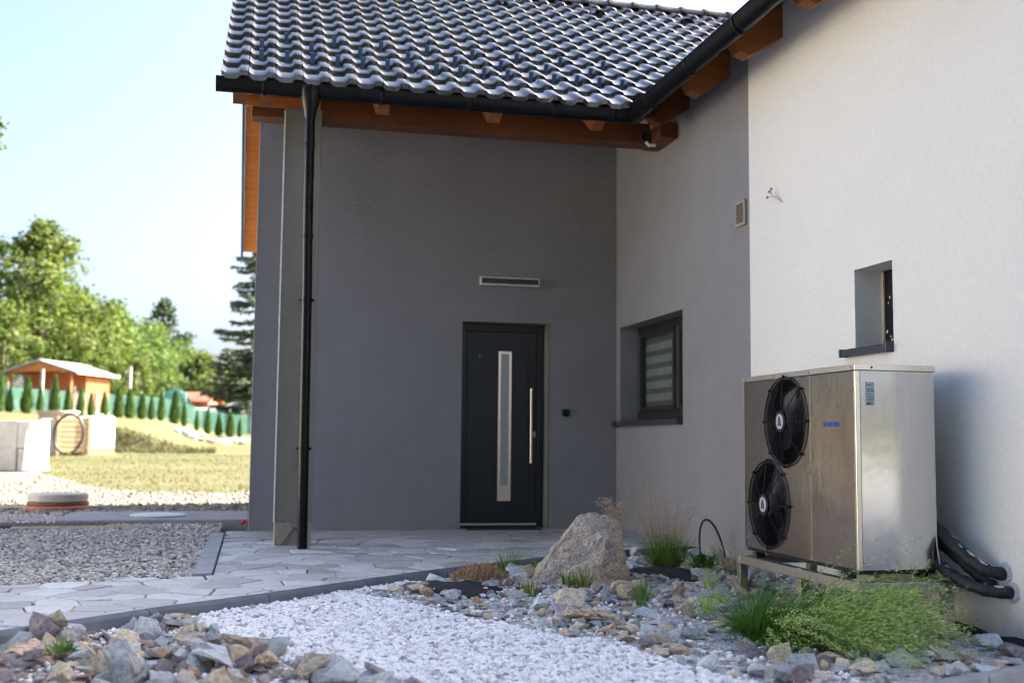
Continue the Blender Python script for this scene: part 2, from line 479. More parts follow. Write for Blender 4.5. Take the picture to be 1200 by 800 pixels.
# ------------------------------------------------------------------ helpers
WLOC = {}
def place(o, parent, wloc=(0, 0, 0)):
    scene.collection.objects.link(o)
    w = Vector(wloc)
    WLOC[o.name] = w
    if parent is not None:
        o.parent = parent
        o.location = w - WLOC[parent.name]
    else:
        o.location = w
def tag(o, label=None, cat=None, group=None, kind=None):
    if label: o['label'] = label
    if cat: o['category'] = cat
    if group: o['group'] = group
    if kind: o['kind'] = kind
    return o
def empty(name, loc, label, cat, group=None, rz=0.0):
    o = bpy.data.objects.new(name, None)
    o.empty_display_size = 0.1
    place(o, None, loc)
    o.rotation_euler.z = rz
    return tag(o, label, cat, group)
class MB:
    def __init__(s):
        s.v = []; s.f = []
    def add(s, vs, fs):
        n = len(s.v)
        s.v.extend([tuple(p) for p in vs])
        s.f.extend([tuple(i+n for i in q) for q in fs])
        return s
    def box(s, x0, x1, y0, y1, z0, z1, mx=None):
        vs = [(x, y, z) for z in (z0, z1) for y in (y0, y1) for x in (x0, x1)]
        if mx is not None:
            vs = [mx @ Vector(p) for p in vs]
        return s.add(vs, [(0, 2, 3, 1), (4, 5, 7, 6), (0, 1, 5, 4), (2, 6, 7, 3), (0, 4, 6, 2), (1, 3, 7, 5)])
    def prism(s, poly, ax, a0, a1):
        """poly: 2-D points in the two axes other than ax"""
        n = len(poly)
        def P(p, a):
            q = list(p); q.insert(ax, a); return tuple(q)
        vs = [P(p, a0) for p in poly] + [P(p, a1) for p in poly]
        fs = [tuple(range(n))[::-1], tuple(range(n, 2*n))]
        fs += [(i, (i+1) % n, (i+1) % n+n, i+n) for i in range(n)]
        return s.add(vs, fs)
    def tube(s, path, rad, n=10, cap=True, flat=1.0):
        path = [Vector(p) for p in path]
        rs = rad if isinstance(rad, (list, tuple)) else [rad]*len(path)
        up = None
        rings = []
        for i, p in enumerate(path):
            d = (path[min(i+1, len(path)-1)] - path[max(i-1, 0)]).normalized()
            if up is None:
                a = Vector((0, 0, 1)) if abs(d.z) < 0.9 else Vector((1, 0, 0))
                up = (a - d*a.dot(d)).normalized()
            else:
                up = (up - d*up.dot(d))
                up = up.normalized() if up.length > 1e-6 else d.orthogonal().normalized()
            sd = d.cross(up)
            rings.append([p + (up*math.cos(2*math.pi*k/n)*flat + sd*math.sin(2*math.pi*k/n))*rs[i] for k in range(n)])
        vs = [q for r in rings for q in r]
        fs = []
        for i in range(len(path)-1):
            for k in range(n):
                fs.append((i*n+k, i*n+(k+1) % n, (i+1)*n+(k+1) % n, (i+1)*n+k))
        if cap:
            fs.append(tuple(range(n))[::-1])
            fs.append(tuple(range((len(path)-1)*n, len(path)*n)))
        return s.add(vs, fs)
    def lathe(s, prof, n=32, c=(0, 0, 0)):
        vs = [(c[0]+r*math.cos(2*math.pi*k/n), c[1]+r*math.sin(2*math.pi*k/n), c[2]+z) for r, z in prof for k in range(n)]
        fs = []
        for i in range(len(prof)-1):
            for k in range(n):
                fs.append((i*n+k, i*n+(k+1) % n, (i+1)*n+(k+1) % n, (i+1)*n+k))
        fs.append(tuple(range(n))[::-1])
        fs.append(tuple(range((len(prof)-1)*n, len(prof)*n)))
        return s.add(vs, fs)
    def mesh(s, name, mat, smooth=False):
        me = bpy.data.meshes.new(name)
        me.from_pydata(s.v, [], s.f)
        if mat:
            me.materials.append(MATS[mat])
        if smooth:
            me.polygons.foreach_set('use_smooth', [True]*len(me.polygons))
        me.update()
        return me
    def build(s, name, mat, parent=None, wloc=(0, 0, 0), smooth=False, bevel=0, label=None, cat=None, group=None, kind=None, autos=False):
        o = bpy.data.objects.new(name, s.mesh(name, mat, smooth))
        place(o, parent, wloc)
        if bevel:
            b = o.modifiers.new('bevel', 'BEVEL')
            b.width = bevel
            b.segments = 2
            b.limit_method = 'ANGLE'
            b.angle_limit = R(40)
        if autos:
            smooth_by_angle(o.data)
        return tag(o, label, cat, group, kind)
def smooth_by_angle(me, ang=40):
    me.polygons.foreach_set('use_smooth', [True]*len(me.polygons))
    bm = bmesh.new(); bm.from_mesh(me)
    for e in bm.edges:
        if len(e.link_faces) == 2 and e.calc_face_angle(0) > R(ang):
            e.smooth = False
    bm.to_mesh(me); bm.free()
def copy_obj(o, parent, wloc, rz=None):
    c = o.copy()
    for k in list(c.keys()):
        pass
    scene.collection.objects.link(c)
    c.parent = parent
    w = Vector(wloc)
    WLOC[c.name] = w
    c.location = w - (WLOC[parent.name] if parent is not None else Vector((0, 0, 0)))
    if rz is not None:
        c.rotation_euler.z = rz
    return c
def link_copy(o, parent, local, rot=None, scale=None):
    c = o.copy()
    scene.collection.objects.link(c)
    c.parent = parent
    c.location = local
    if rot is not None: c.rotation_euler = rot
    if scale is not None: c.scale = scale
    return c
def wall_mesh(us, vs_, solid, t0, t1, axis):
    """grid wall: cells us x vs_, solid(i,j); thickness t0..t1 along axis ('x' or 'y'); only outer faces are made"""
    mb = MB()
    nu, nv = len(us)-1, len(vs_)-1
    def P(u, v, t):
        return (u, t, v) if axis == 'y' else (t, u, v)
    S = lambda i, j: 0 <= i < nu and 0 <= j < nv and solid(i, j)
    for i in range(nu):
        for j in range(nv):
            if not S(i, j):
                continue
            a, b, c, d = us[i], us[i+1], vs_[j], vs_[j+1]
            mb.add([P(a, c, t0), P(b, c, t0), P(b, d, t0), P(a, d, t0)], [(0, 1, 2, 3)])
            mb.add([P(a, c, t1), P(b, c, t1), P(b, d, t1), P(a, d, t1)], [(3, 2, 1, 0)])
            if not S(i-1, j): mb.add([P(a, c, t0), P(a, d, t0), P(a, d, t1), P(a, c, t1)], [(0, 1, 2, 3)])
            if not S(i+1, j): mb.add([P(b, c, t0), P(b, d, t0), P(b, d, t1), P(b, c, t1)], [(3, 2, 1, 0)])
            if not S(i, j-1): mb.add([P(a, c, t0), P(b, c, t0), P(b, c, t1), P(a, c, t1)], [(3, 2, 1, 0)])
            if not S(i, j+1): mb.add([P(a, d, t0), P(b, d, t0), P(b, d, t1), P(a, d, t1)], [(0, 1, 2, 3)])
    return mb
def sstep(t):
    t = max(0.0, min(1.0, t))
    return t*t*(3-2*t)
def fbm(x, y, s=1.0, o=3):
    return noise.fractal(Vector((x*s, y*s, 3.7)), 1.0, 2.0, o)

# ------------------------------------------------------------------ terrain
def terrain(x, y):
    base = -0.16 + 0.16*sstep((y-17.5)/2.2)
    slope = 0.026*max(0.0, y-19.0)*sstep((y-18.5)/4) if y < 140 else 0.026*121
    bank = 0.80*sstep((-1.3-x)/3.4)*sstep((y-37.0-0.5*math.sin(x*0.7))/1.6)
    left = 0.05*max(0.0, -x-4)*sstep((y-36)/14)*(1 if x > -60 else 0) + (0.05*56*sstep((y-36)/14) if x <= -60 else 0)
    return base + slope + bank + left
def nonuni(a, b, fine0, fine1, df, growth=1.18):
    xs = list(np.arange(fine0, fine1, df))
    d = df
    x = fine1
    while x < b:
        xs.append(x); d *= growth; x += d
    xs.append(b)
    d = df; x = fine0-df
    while x > a:
        xs.insert(0, x); d *= growth; x -= d
    xs.insert(0, a)
    return xs
def grid_sheet(xs, ys, zf):
    mb = MB()
    nx, ny = len(xs), len(ys)
    mb.v = [(x, y, zf(x, y)) for y in ys for x in xs]
    mb.f = [(j*nx+i, j*nx+i+1, (j+1)*nx+i+1, (j+1)*nx+i) for j in range(ny-1) for i in range(nx-1)]
    return mb
xs = nonuni(-400, 400, -16, 6, 0.5)
ys = nonuni(-300, 900, 16, 62, 0.5)
grid_sheet(xs, ys, lambda x, y: terrain(x, y) + (0.025*fbm(x, y, 0.9) if y > 20 else 0)).build("lawn_ground", "lawn", smooth=True, kind="structure", label="dry yellow green lawn rising gently behind the yard")

def gravel_limit(x):
    return 19.7 + 2.75*max(0.0, -2.3-x) + 0.25*math.sin(x*2.1) + 0.15*math.sin(x*5.3+1)
def yard_z(x, y):
    return max(-0.02, terrain(x, y)+0.012)
mb = MB()
gx = [-45, -38, -32, -27, -23, -20, -17.5, -15.5] + list(np.arange(-14, 0.36, 0.35))  # far columns added unseen so sunlit gravel bounces more light
NR = 84
for x in gx:
    y1 = min(gravel_limit(x), 27.0) if x > -14.5 else 30.0
    for k in range(NR+1):
        y = -20 + (y1+20)*k/NR
        mb.v.append((x, y, yard_z(x, y) + 0.012*fbm(x, y, 1.1)*(1 if y > 12.9 else 0.3)))
for i in range(len(gx)-1):
    for k in range(NR):
        a = i*(NR+1)+k
        mb.f.append((a, a+NR+1, a+NR+2, a+1))
# the yard sheet stops under the paving and planting bed (they lie on top of a kerb); keep only what lies left of them
def kerb_y(x):
    KX = [-6.0, -2.6, -1.112, -0.785, -0.405, 0.041, 0.564, 1.203, 1.9, 2.6, 3.2, 3.81]
    KY = [2.6, 4.45, 5.665, 5.988, 6.364, 6.732, 7.203, 7.80, 8.35, 8.83, 9.15, 9.35]
    return float(np.interp(x, KX, KY))
def upper_y(x):          # where the path meets the grey gravel, left of the porch
    return float(np.interp(x, [-6, -3.0, -1.478, -0.909, -0.37], [5.6, 6.9, 7.465, 7.64, 7.87]))
cent = [sum((Vector(mb.v[i]) for i in q), Vector())/4 for q in mb.f]
mb.f = [q for q, c in zip(mb.f, cent) if not (c.x > -0.30 and c.y < 19) and (c.y > upper_y(c.x)-0.45 or c.x < -6.2)]
mb.build("gravel_yard", "gravel_grey", smooth=True, kind="structure", label="grey crushed stone yard left of the house")

# planting bed sheet (white gravel in the middle, soil under the stones)
def bed_z(x, y):
    return -0.052 - 0.024*max(0.0, min(7.2-y, 3.5)) + 0.010*fbm(x, y, 1.3)
mb = MB()
bx = list(np.arange(-6.0, 3.801, 0.2))
if bx[-1] < 3.80: bx.append(3.80)
NB = 46
for x in bx:
    y1 = kerb_y(x) - 0.02
    for k in range(NB+1):
        y = 0.5 + (y1-0.5)*k/NB
        mb.v.append((x, y, bed_z(x, y)))
for i in range(len(bx)-1):
    for k in range(NB):
        a = i*(NB+1)+k
        mb.f.append((a, a+NB+1, a+NB+2, a+1))
mb.build("planting_bed", "gravel_white", smooth=True, kind="structure", label="pale ground of the planting bed under gravel and stones")

# concrete sheet added unseen before the white end wall for the cabinet to reflect
mb = MB(); mb.add([(3.95, -26, -0.135), (24, -26, -0.135), (24, 4.68, -0.135), (3.95, 4.68, -0.135)], [(0, 1, 2, 3)])
mb.build("reflection_sheet", "concrete", kind="structure", label="unseen concrete sheet added for reflections beyond the right end of the white wall")

# ------------------------------------------------------------------ paving
def clip_poly(poly, n, d):
    """keep points with p.n <= d"""
    out = []
    for i in range(len(poly)):
        a, b = poly[i], poly[(i+1) % len(poly)]
        da = a[0]*n[0]+a[1]*n[1]-d; db = b[0]*n[0]+b[1]*n[1]-d
        if da <= 0: out.append(a)
        if (da < 0 < db) or (db < 0 < da):
            t = da/(da-db)
            out.append((a[0]+t*(b[0]-a[0]), a[1]+t*(b[1]-a[1])))
    return out
def poly_area(p):
    return 0.5*sum(p[i][0]*p[(i+1) % len(p)][1]-p[(i+1) % len(p)][0]*p[i][1] for i in range(len(p)))
# slab under the stones
mb = MB()
px = sorted(set([round(v, 3) for v in np.arange(-6, 3.80, 0.2)] + [-0.37, -0.371, 3.80]))
top = []
for x in px:
    ya = kerb_y(x) + 0.075
    yb = upper_y(x) if x < -0.3705 else 11.565
    top.append((x, ya, yb))
for (x0, a0, b0), (x1, a1, b1) in zip(top[:-1], top[1:]):
    n = len(mb.v)
    mb.v += [(x0, a0, -0.022), (x1, a1, -0.022), (x1, b1, -0.022), (x0, b0, -0.022), (x0, b0, -0.11), (x1, b1, -0.11)]
    mb.f += [(n, n+1, n+2, n+3), (n+3, n+2, n+5, n+4)]
paving = mb.build("paving", "mortar", kind="structure", label="grey stamped stone paving from the path to the front door")
pts = []
dx, dy = 0.27, 0.215
row = 0
y = 3.2
while y < 11.9:
    x = -4.6 + (0.5*dx if row % 2 else 0)
    while x < 4.0:
        pts.append((x+rng.uniform(-0.42, 0.42)*dx, y+rng.uniform(-0.40, 0.40)*dy))
        x += dx
    y += dy; row += 1
cells = []
for i, p in enumerate(pts):
    yk = kerb_y(p[0]) + 0.08
    if p[1] < yk-0.12 or p[0] > 3.9: continue
    if p[0] < -0.37 and p[1] > upper_y(p[0])+0.12: continue
    poly = [(p[0]-0.6, p[1]-0.6), (p[0]+0.6, p[1]-0.6), (p[0]+0.6, p[1]+0.6), (p[0]-0.6, p[1]+0.6)]
    for j, q in enumerate(pts):
        if i == j or abs(q[0]-p[0]) > 1.2 or abs(q[1]-p[1]) > 1.2: continue
        n = (q[0]-p[0], q[1]-p[1])
        l = math.hypot(*n); n = (n[0]/l, n[1]/l)
        poly = clip_poly(poly, n, n[0]*(p[0]+q[0])/2+n[1]*(p[1]+q[1])/2 - (rng.uniform(0.0015, 0.004) if rng.random() < 0.6 else rng.uniform(0.006, 0.012)))
        if len(poly) < 3: break
    if len(poly) < 3: continue
    s = (kerb_y(p[0]+0.2)-kerb_y(p[0]-0.2))/0.4
    l = math.hypot(s, 1)
    poly = clip_poly(poly, (s/l, -1/l), (s*p[0]-kerb_y(p[0])-0.085)/l)
    if len(poly) < 3: continue
    if p[0] < -0.30 and p[1] > 5:
        s2 = (upper_y(p[0]+0.1)-upper_y(p[0]-0.2))/0.3 if p[0] < -0.5 else 0.4
        l2 = math.hypot(s2, 1)
        if p[1] < 8.3 and p[0] < -0.37:
            poly = clip_poly(poly, (-s2/l2, 1/l2), (-s2*p[0]+upper_y(p[0]))/l2)
    if len(poly) >= 3 and p[1] > 7.95:
        poly = clip_poly(poly, (-1, 0), 0.235)
    if len(poly) >= 3: poly = clip_poly(poly, (1, 0), 3.79)
    if len(poly) >= 3: poly = clip_poly(poly, (0, 1), 11.56)
    if len(poly) < 3 or abs(poly_area(poly)) < 0.004: continue
    cells.append(poly)
def stone_mesh(mb, poly, c, zt):
    n = len(poly)
    rel = [(x-c[0], y-c[1]) for x, y in poly]
    inn = []
    for x, y in rel:
        l = math.hypot(x, y)
        k = max(0.5, 1-0.007/max(l, 1e-3))
        inn.append((x*k, y*k))
    vs = [(x, y, -0.024) for x, y in rel] + [(x, y, zt-0.006) for x, y in rel] + [(x, y, zt) for x, y in inn]
    fs = []
    for r_ in (0, n):
        fs += [(r_+i, r_+(i+1) % n, r_+n+(i+1) % n, r_+n+i) for i in range(n)]
    fs.append(tuple(range(2*n, 3*n)))
    mb.add(vs, fs)
cells.sort(key=lambda p: math.hypot(sum(q[0] for q in p)/len(p)-0.8, sum(q[1] for q in p)/len(p)-6.0))
far = MB()
for k, poly in enumerate(cells):
    if poly_area(poly) < 0: poly = poly[::-1]
    cx = sum(p[0] for p in poly)/len(poly); cy = sum(p[1] for p in poly)/len(poly)
    zt = rng.uniform(-0.004, 0.004)
    vis = -1.9 < cx-(-0.17*cy)*0 and abs(cx) < 10
    if k < 300:
        s = MB(); stone_mesh(s, poly, (cx, cy), zt)
        s.build("paving_stone", "paving_stone", paving, (cx, cy, 0))
    else:
        n0 = len(far.v)
        stone_mesh(far, poly, (0, 0), zt)
if far.v:
    far.build("paving_stones", "paving_stone", paving, kind="stuff")

# kerb: one rounded dark edging that follows the path
def rounded_kerb(x0, x1, name, step=0.05):
    mb = MB()
    prof = [(0.082, -0.12), (0.082, -0.010), (0.070, 0.004), (0.035, 0.008), (0.010, 0.002), (-0.003, -0.014), (-0.006, -0.13)]
    n = len(prof)
    k = max(2, int((x1-x0)/step))
    for i in range(k+1):
        x = x0+(x1-x0)*i/k
        s = (kerb_y(x+0.15)-kerb_y(x-0.15))/0.3
        l = math.hypot(s, 1)
        nx, ny = -s/l, 1/l
        for (a, z) in prof:
            mb.v.append((x+nx*a, kerb_y(x)+ny*a, z))
    for i in range(k):
        for j in range(n-1):
            mb.f.append((i*n+j, i*n+j+1, (i+1)*n+j+1, (i+1)*n+j))
    mb.f.append(tuple(range(n)))
    mb.f.append(tuple(range(k*n, (k+1)*n))[::-1])
    return mb
xk = -3.6
kerb = empty("paving_kerb", (0.5, 7.1, 0), "dark curved concrete kerb between the stone path and the white gravel", "kerb")
while xk < 3.7:
    rounded_kerb(xk, min(xk+0.62, 3.795)-0.004, "kerb").build("kerb_segment", "kerb_dark", kerb, smooth=False, autos=True)
    xk += 0.62
# edging plank between yard gravel and porch
mb = MB(); mb.box(-0.372, -0.245, 7.885, 11.25, -0.10, 0.010)
mb.build("edging_plank", "plank_grey", label="straight grey edging plank between the yard gravel and the porch paving", cat="edging", bevel=0.006)

# ------------------------------------------------------------------ house
XR, YD = 3.805, 11.572
YW = 8.185                         # where grey meets white on the right wall
WALL_END = 4.72
house = empty("house", (2.0, 11.0, 0), "charcoal and white rendered house with dark tiled roof and recessed porch", "house")
# door wall with gable
DX0, DX1, DZ0, DZ1 = 2.108, 3.066, -0.0, 2.165
us = [-0.02, DX0, DX1, 3.80]; vz = [-0.15, DZ0, DZ1, 4.6]
wall_mesh(us, vz, lambda i, j: not (i == 1 and j == 1), YD, YD+0.34, 'y').build("wall", "wall_grey", house, label="charcoal rendered porch wall holding the front door")
# gable side wall, back wall
t = 0.63
EY, EZ, RY = 9.30, 3.855, 13.50      # tile line at the eaves, ridge
RZ = EZ + t*(RY-EY)
def front_z(y): return EZ + t*(y-EY)
def under(y):   return (front_z(y) if y < RY else 2*RZ-front_z(y)) - 0.20
gp = [(YD+0.345, -0.15), (16.55, -0.15), (16.55, under(16.55)-0.02), (RY, under(RY)-0.02), (YD+0.345, under(YD+0.345)-0.02)]
mb = MB(); mb.prism(gp, 0, -0.022, 0.30)
mb.build("wall", "wall_grey", house, label="charcoal gable wall turned to the lawn")
mb = MB(); mb.box(0.305, 4.1, 16.2, 16.5, -0.15, 4.3); mb.build("wall", "wall_grey", house, label="back wall")
# thin white strip, left edge of the porch wall
mb = MB(); mb.box(-0.0275, -0.0225, YD-0.004, YD+0.03, 0.0, 4.55); mb.build("edge_strip", "off_white", house)

# right wall, grey half with window opening, and white half with small niche
WY0, WY1, WZ0, WZ1 = 9.637, 11.44, 1.125, 2.132
us = [YW+0.0, WY0, WY1, YD+0.34]; vz = [-0.15, WZ0, WZ1, 4.35]
wall_mesh(us, vz, lambda i, j: not (i == 1 and j == 1), XR, XR+0.42, 'x').build("wall", "wall_grey", house, label="charcoal rendered wall beside the porch with the window")
NY0, NY1, NZ0, NZ1 = 6.15, 6.598, 1.525, 2.042
us = [WALL_END, NY0, NY1, YW-0.002]; vz = [-0.25, NZ0, NZ1, 4.35]
wall_mesh(us, vz, lambda i, j: not (i == 1 and j == 1), XR-0.004, XR+0.42, 'x').build("wall", "wall_white", house, label="white rendered wall behind the heat pump")
# rest of the right-hand building (end wall, far side, back)
RBX, RBZ = 8.4, EZ + t*(8.4-3.16)
ep = [(XR+0.43, -0.25), (12.9, -0.25), (12.9, 4.2), (RBX, RBZ-0.35), (XR+0.43, 4.2)]
mb = MB(); mb.prism(ep, 1, WALL_END, WALL_END+0.35); mb.build("wall", "wall_white", house, label="white end wall")
mb = MB(); mb.box(12.55, 12.9, WALL_END+0.355, 16.5, -0.25, 4.2); mb.build("wall", "wall_white", house, label="white far side wall")
mb = MB(); mb.box(4.24, 12.54, 16.15, 16.5, -0.25, 4.6); mb.build("wall", "wall_grey", house, label="rear wall")

# post
mb = MB()
mb.box(0.188, 0.512, 9.93, 10.24, 0.20, 3.83)
post = mb.build("porch_post", "post_plaster", house, bevel=0.006, label="raw grey plastered porch post without paint")
mb = MB(); mb.box(0.196, 0.506, 9.936, 10.235, -0.01, 0.20)
base = mb.build("post_foot", "vent_beige", post, bevel=0.004, label="torn cardboard coloured foot of the post")
mb = MB(); mb.box(0.183, 0.196, 9.924, 9.934, 0.20, 3.80); mb.build("edge_strip", "off_white", post)  # thin white strip up the left front edge of the post
# torn flap of render mesh hanging off the foot
mb = MB(); mb.add([(0.20, 9.928, 0.045), (0.245, 9.905, -0.004), (0.355, 9.90, 0.155), (0.30, 9.918, 0.205), (0.43, 9.912, 0.148), (0.42, 9.926, 0.178)], [(0, 1, 2, 3), (3, 2, 4, 5)])
fl = mb.build("torn_flap", "post_plaster", post)
so = fl.modifiers.new('s', 'SOLIDIFY'); so.thickness = 0.005

# beam on the post, wall plates
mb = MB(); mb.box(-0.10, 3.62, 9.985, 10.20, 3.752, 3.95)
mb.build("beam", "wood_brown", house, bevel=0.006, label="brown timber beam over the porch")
mb = MB(); mb.box(-0.16, 0.50, 9.955, 9.983, 3.835, 3.93); mb.build("beam_face", "wood_orange", house)
mb = MB(); mb.box(3.625, 3.80, 9.72, 10.25, 3.755, 3.90); mb.build("beam", "wood_brown", house, bevel=0.006, label="brown timber purlin on the side wall")
# porch ceiling boards between beam and door wall
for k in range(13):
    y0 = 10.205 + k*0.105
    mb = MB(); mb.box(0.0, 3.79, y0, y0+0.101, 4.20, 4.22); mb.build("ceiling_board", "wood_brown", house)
# rafters, front slope
sl = math.atan(t)
def slope_mx_front(x, y):            # local x across, y up the slope, z normal
    return Matrix.Translation((x, y, front_z(y))) @ Matrix.Rotation(sl, 4, 'X')
for x in (-0.20, 0.02, 1.02, 2.02, 2.98):
    mx = slope_mx_front(x, 9.43)
    s = MB()
    w = 0.055
    L = 4.6
    for sx in (-w, w):
        pass
    poly = [(0.0, -0.055), (0.0, -0.13), (0.11, -0.285), (L, -0.285), (L, -0.055)]
    vs2 = [mx @ Vector((-w, a, b)) for a, b in poly] + [mx @ Vector((w, a, b)) for a, b in poly]
    n = 5
    s.add(vs2, [tuple(range(n)), tuple(range(n, 2*n))[::-1]] + [(i+n, (i+1) % n+n, (i+1) % n, i) for i in range(n)])
    s.build("rafter", "wood_mid", house)
# rafters, right-hand roof (eaves at x = 3.3, rising to +x)
def slope_mx_right(x, y):
    return Matrix.Translation((x, y, EZ+t*(x-3.10))) @ Matrix.Rotation(-sl, 4, 'Y')
for y in (4.62, 5.60, 6.60, 7.63, 8.60, 9.50):
    mx = slope_mx_right(3.33, y)
    s = MB()
    w = 0.062
    L = 3.0
    poly = [(0.0, -0.07), (0.0, -0.215), (0.055, -0.285), (L, -0.285), (L, -0.07)]
    vs2 = [mx @ Vector((a, -w, b)) for a, b in poly] + [mx @ Vector((a, w, b)) for a, b in poly]
    n = 5
    s.add(vs2, [tuple(range(n))[::-1], tuple(range(n, 2*n))] + [(i, (i+1) % n, (i+1) % n+n, i+n) for i in range(n)])
    s.build("rafter", "wood_mid" if y < 9 else "wood_brown", house, bevel=0.005)

# roof over the porch: deck, tiles
roof = MB()
dk = [(EY+0.05, front_z(EY+0.05)-0.05), (RY, RZ-0.05), (RY+RY-EY-0.05, front_z(EY+0.05)-0.05), (RY+RY-EY-0.05, front_z(EY+0.05)-0.075), (RY, RZ-0.078), (EY+0.05, front_z(EY+0.05)-0.075)]
roof.prism(dk, 0, -0.235, 3.42)
# triangle that runs into the right-hand roof (valley)
a = EY+0.05
vv = [(3.421, a, front_z(a)-0.05), (3.421, RY, RZ-0.05), (3.421+(RY-a), RY, RZ-0.05)]
roof.add(vv, [(0, 2, 1)])
roof = roof.build("roof", "wood_brown", house, label="dark tiled pitched roof over the porch")
# gable overhang boards seen from below (back slope and front slope)
for k in range(39):
    y0 = RY + 0.02 + k*0.106
    z = under(y0)+0.105
    mx = Matrix.Translation((-0.13, y0, z)) @ Matrix.Rotation(-sl, 4, 'X')
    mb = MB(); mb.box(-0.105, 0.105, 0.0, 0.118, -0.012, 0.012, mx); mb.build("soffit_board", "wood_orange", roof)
mb = MB()
bp = [(EY+0.25, front_z(EY+0.25)-0.15), (RY, RZ-0.17), (2*RY-EY, front_z(EY)-0.17), (2*RY-EY, front_z(EY)+0.02), (RY, RZ+0.03), (EY+0.25, front_z(EY+0.25)+0.01)]
mb.prism(bp, 0, -0.275, -0.238); mb.build("barge_board", "anthracite", roof)
# right-hand roof slabs
mb = MB()
x0 = 3.24
def right_z(x): return EZ+t*(x-3.10)-0.05 if x <= RBX else EZ+t*(2*RBX-x-3.10)-0.05
y_a, y_b = WALL_END-0.45, 17.8
for th in (0.0, -0.03):
    n0 = len(mb.v)
    mb.v += [(x, y, right_z(x)+th) for x, y in ((x0, y_a), (x0, 9.28), (7.46, 13.5), (x0, 17.72), (x0, y_b), (RBX, y_b), (RBX, y_a), (13.5, y_a), (13.5, y_b))]
    q = [(0, 1, 2, 6), (2, 3, 4, 5), (2, 5, 6), (6, 5, 8, 7)]
    mb.f += [tuple(n0+k for k in (f if th == 0 else f[::-1])) for f in q]
mb.f += [(0, 9, 10, 1), (1, 10, 11, 2), (0, 6, 15, 9), (6, 7, 16, 15)]
mb.build("roof", "anthracite", house, label="roof slope over the white wall")

# tile profile
ROWY = 0.302
TW, TL, TH = 0.2215, ROWY/math.cos(sl), 0.044
prof = [(0.0, 0.027), (0.03, 0.024), (0.13, 0.005), (0.22, 0.0), (0.50, 0.0), (0.59, 0.006), (0.675, 0.029), (0.72, 0.034), (0.93, 0.034), (0.968, 0.029)]
mb = MB()
n = len(prof)
L = TL*1.04
vs2 = []
for (yy, dz) in ((0.0, TH), (0.012, TH+0.004), (L, 0.004)):
    vs2 += [(u*TW, yy, h+dz-(0.004 if yy == 0 else 0)) for u, h in prof]
vs2 += [(u*TW, 0.004, h-0.003) for u, h in prof]
fs = []
for r_ in (0, 1):
    fs += [(r_*n+i, r_*n+i+1, (r_+1)*n+i+1, (r_+1)*n+i) for i in range(n-1)]
fs += [(3*n+i, 3*n+i+1, i+1, i) for i in range(n-1)]          # front edge
fs += [(0, n, 2*n, 3*n), (n-1, 4*n-1, 3*n-1, 2*n-1)]
mb.add(vs2, fs)
tile_me = mb.mesh("roof_tile", "roof_tile")
smooth_by_angle(tile_me, 42)
NROW, NCOL = 14, 36
items = []
for rrow in range(NROW):
    for c in range(NCOL):
        x = -0.345 + c*TW
        y = EY + rrow*ROWY
        if x + TW*0.5 > 3.30 + (y-EY)*0.98: continue
        items.append((x, y, rrow, c))
items.sort(key=lambda q: (0 if q[0] < 3.5+(q[1]-EY)*0.62 else 1, q[1]))
stuff = MB()
tv = [v.co.copy() for v in tile_me.vertices]
tf = [tuple(p.vertices) for p in tile_me.polygons]
for k, (x, y, rrow, c) in enumerate(items):
    mx = Matrix.Translation((x, y, front_z(y))) @ Matrix.Rotation(sl+rng.uniform(-0.012, 0.012), 4, 'X') @ Matrix.Rotation(rng.uniform(-0.008, 0.008), 4, 'Z') @ Matrix.Rotation(rng.uniform(-0.012, 0.012), 4, 'Y')
    if k < 300:
        o = bpy.data.objects.new("roof_tile", tile_me)
        place(o, roof, (x, y, front_z(y)))
        o.rotation_euler = (mx.to_3x3()).to_euler()
    else:
        stuff.add([mx @ v for v in tv], tf)
if stuff.v:
    stuff.build("roof_tiles", "roof_tile", roof, kind="stuff")
# snow guards
mb = MB()
mb.box(-0.020, 0.020, -0.012, 0.0, 0.0, 0.095)
mb.box(-0.020, 0.020, 0.0005, 0.10, 0.004, 0.010)
guard_me = mb.mesh("snow_guard", "clip_blue")
for c in range(1, 17):
    for rrow in (2, 3, 4):
        if rrow == 3 and c % 2 == 0: continue
        if rrow == 4 and c % 2 == 1: continue
        x = -0.345 + (c+0.42)*TW
        y = EY + rrow*ROWY - 0.02
        if x > 3.25 + (y-EY)*0.9: continue
        o = bpy.data.objects.new("snow_guard", guard_me)
        place(o, roof, (x, y, front_z(y)+0.012))
        o.rotation_euler.x = sl
# vent hoods near the ridge
for x in (2.76, 3.98, 5.15):
    y = RY-0.62
    mx = slope_mx_front(x, y)
    mb = MB()
    pr = [(math.cos(a)*0.10, math.sin(a)*0.075+0.03) for a in [math.pi*k/8 for k in range(9)]]
    vs2 = [mx @ Vector((u, 0, h)) for u, h in pr] + [mx @ Vector((u*0.7, 0.22, h*0.6)) for u, h in pr]
    mb.add(vs2, [(i, i+1, i+10, i+9) for i in range(8)])
    o = mb.build("vent_tile", "roof_tile", roof, smooth=True)
    so = o.modifiers.new('s', 'SOLIDIFY'); so.thickness = 0.012
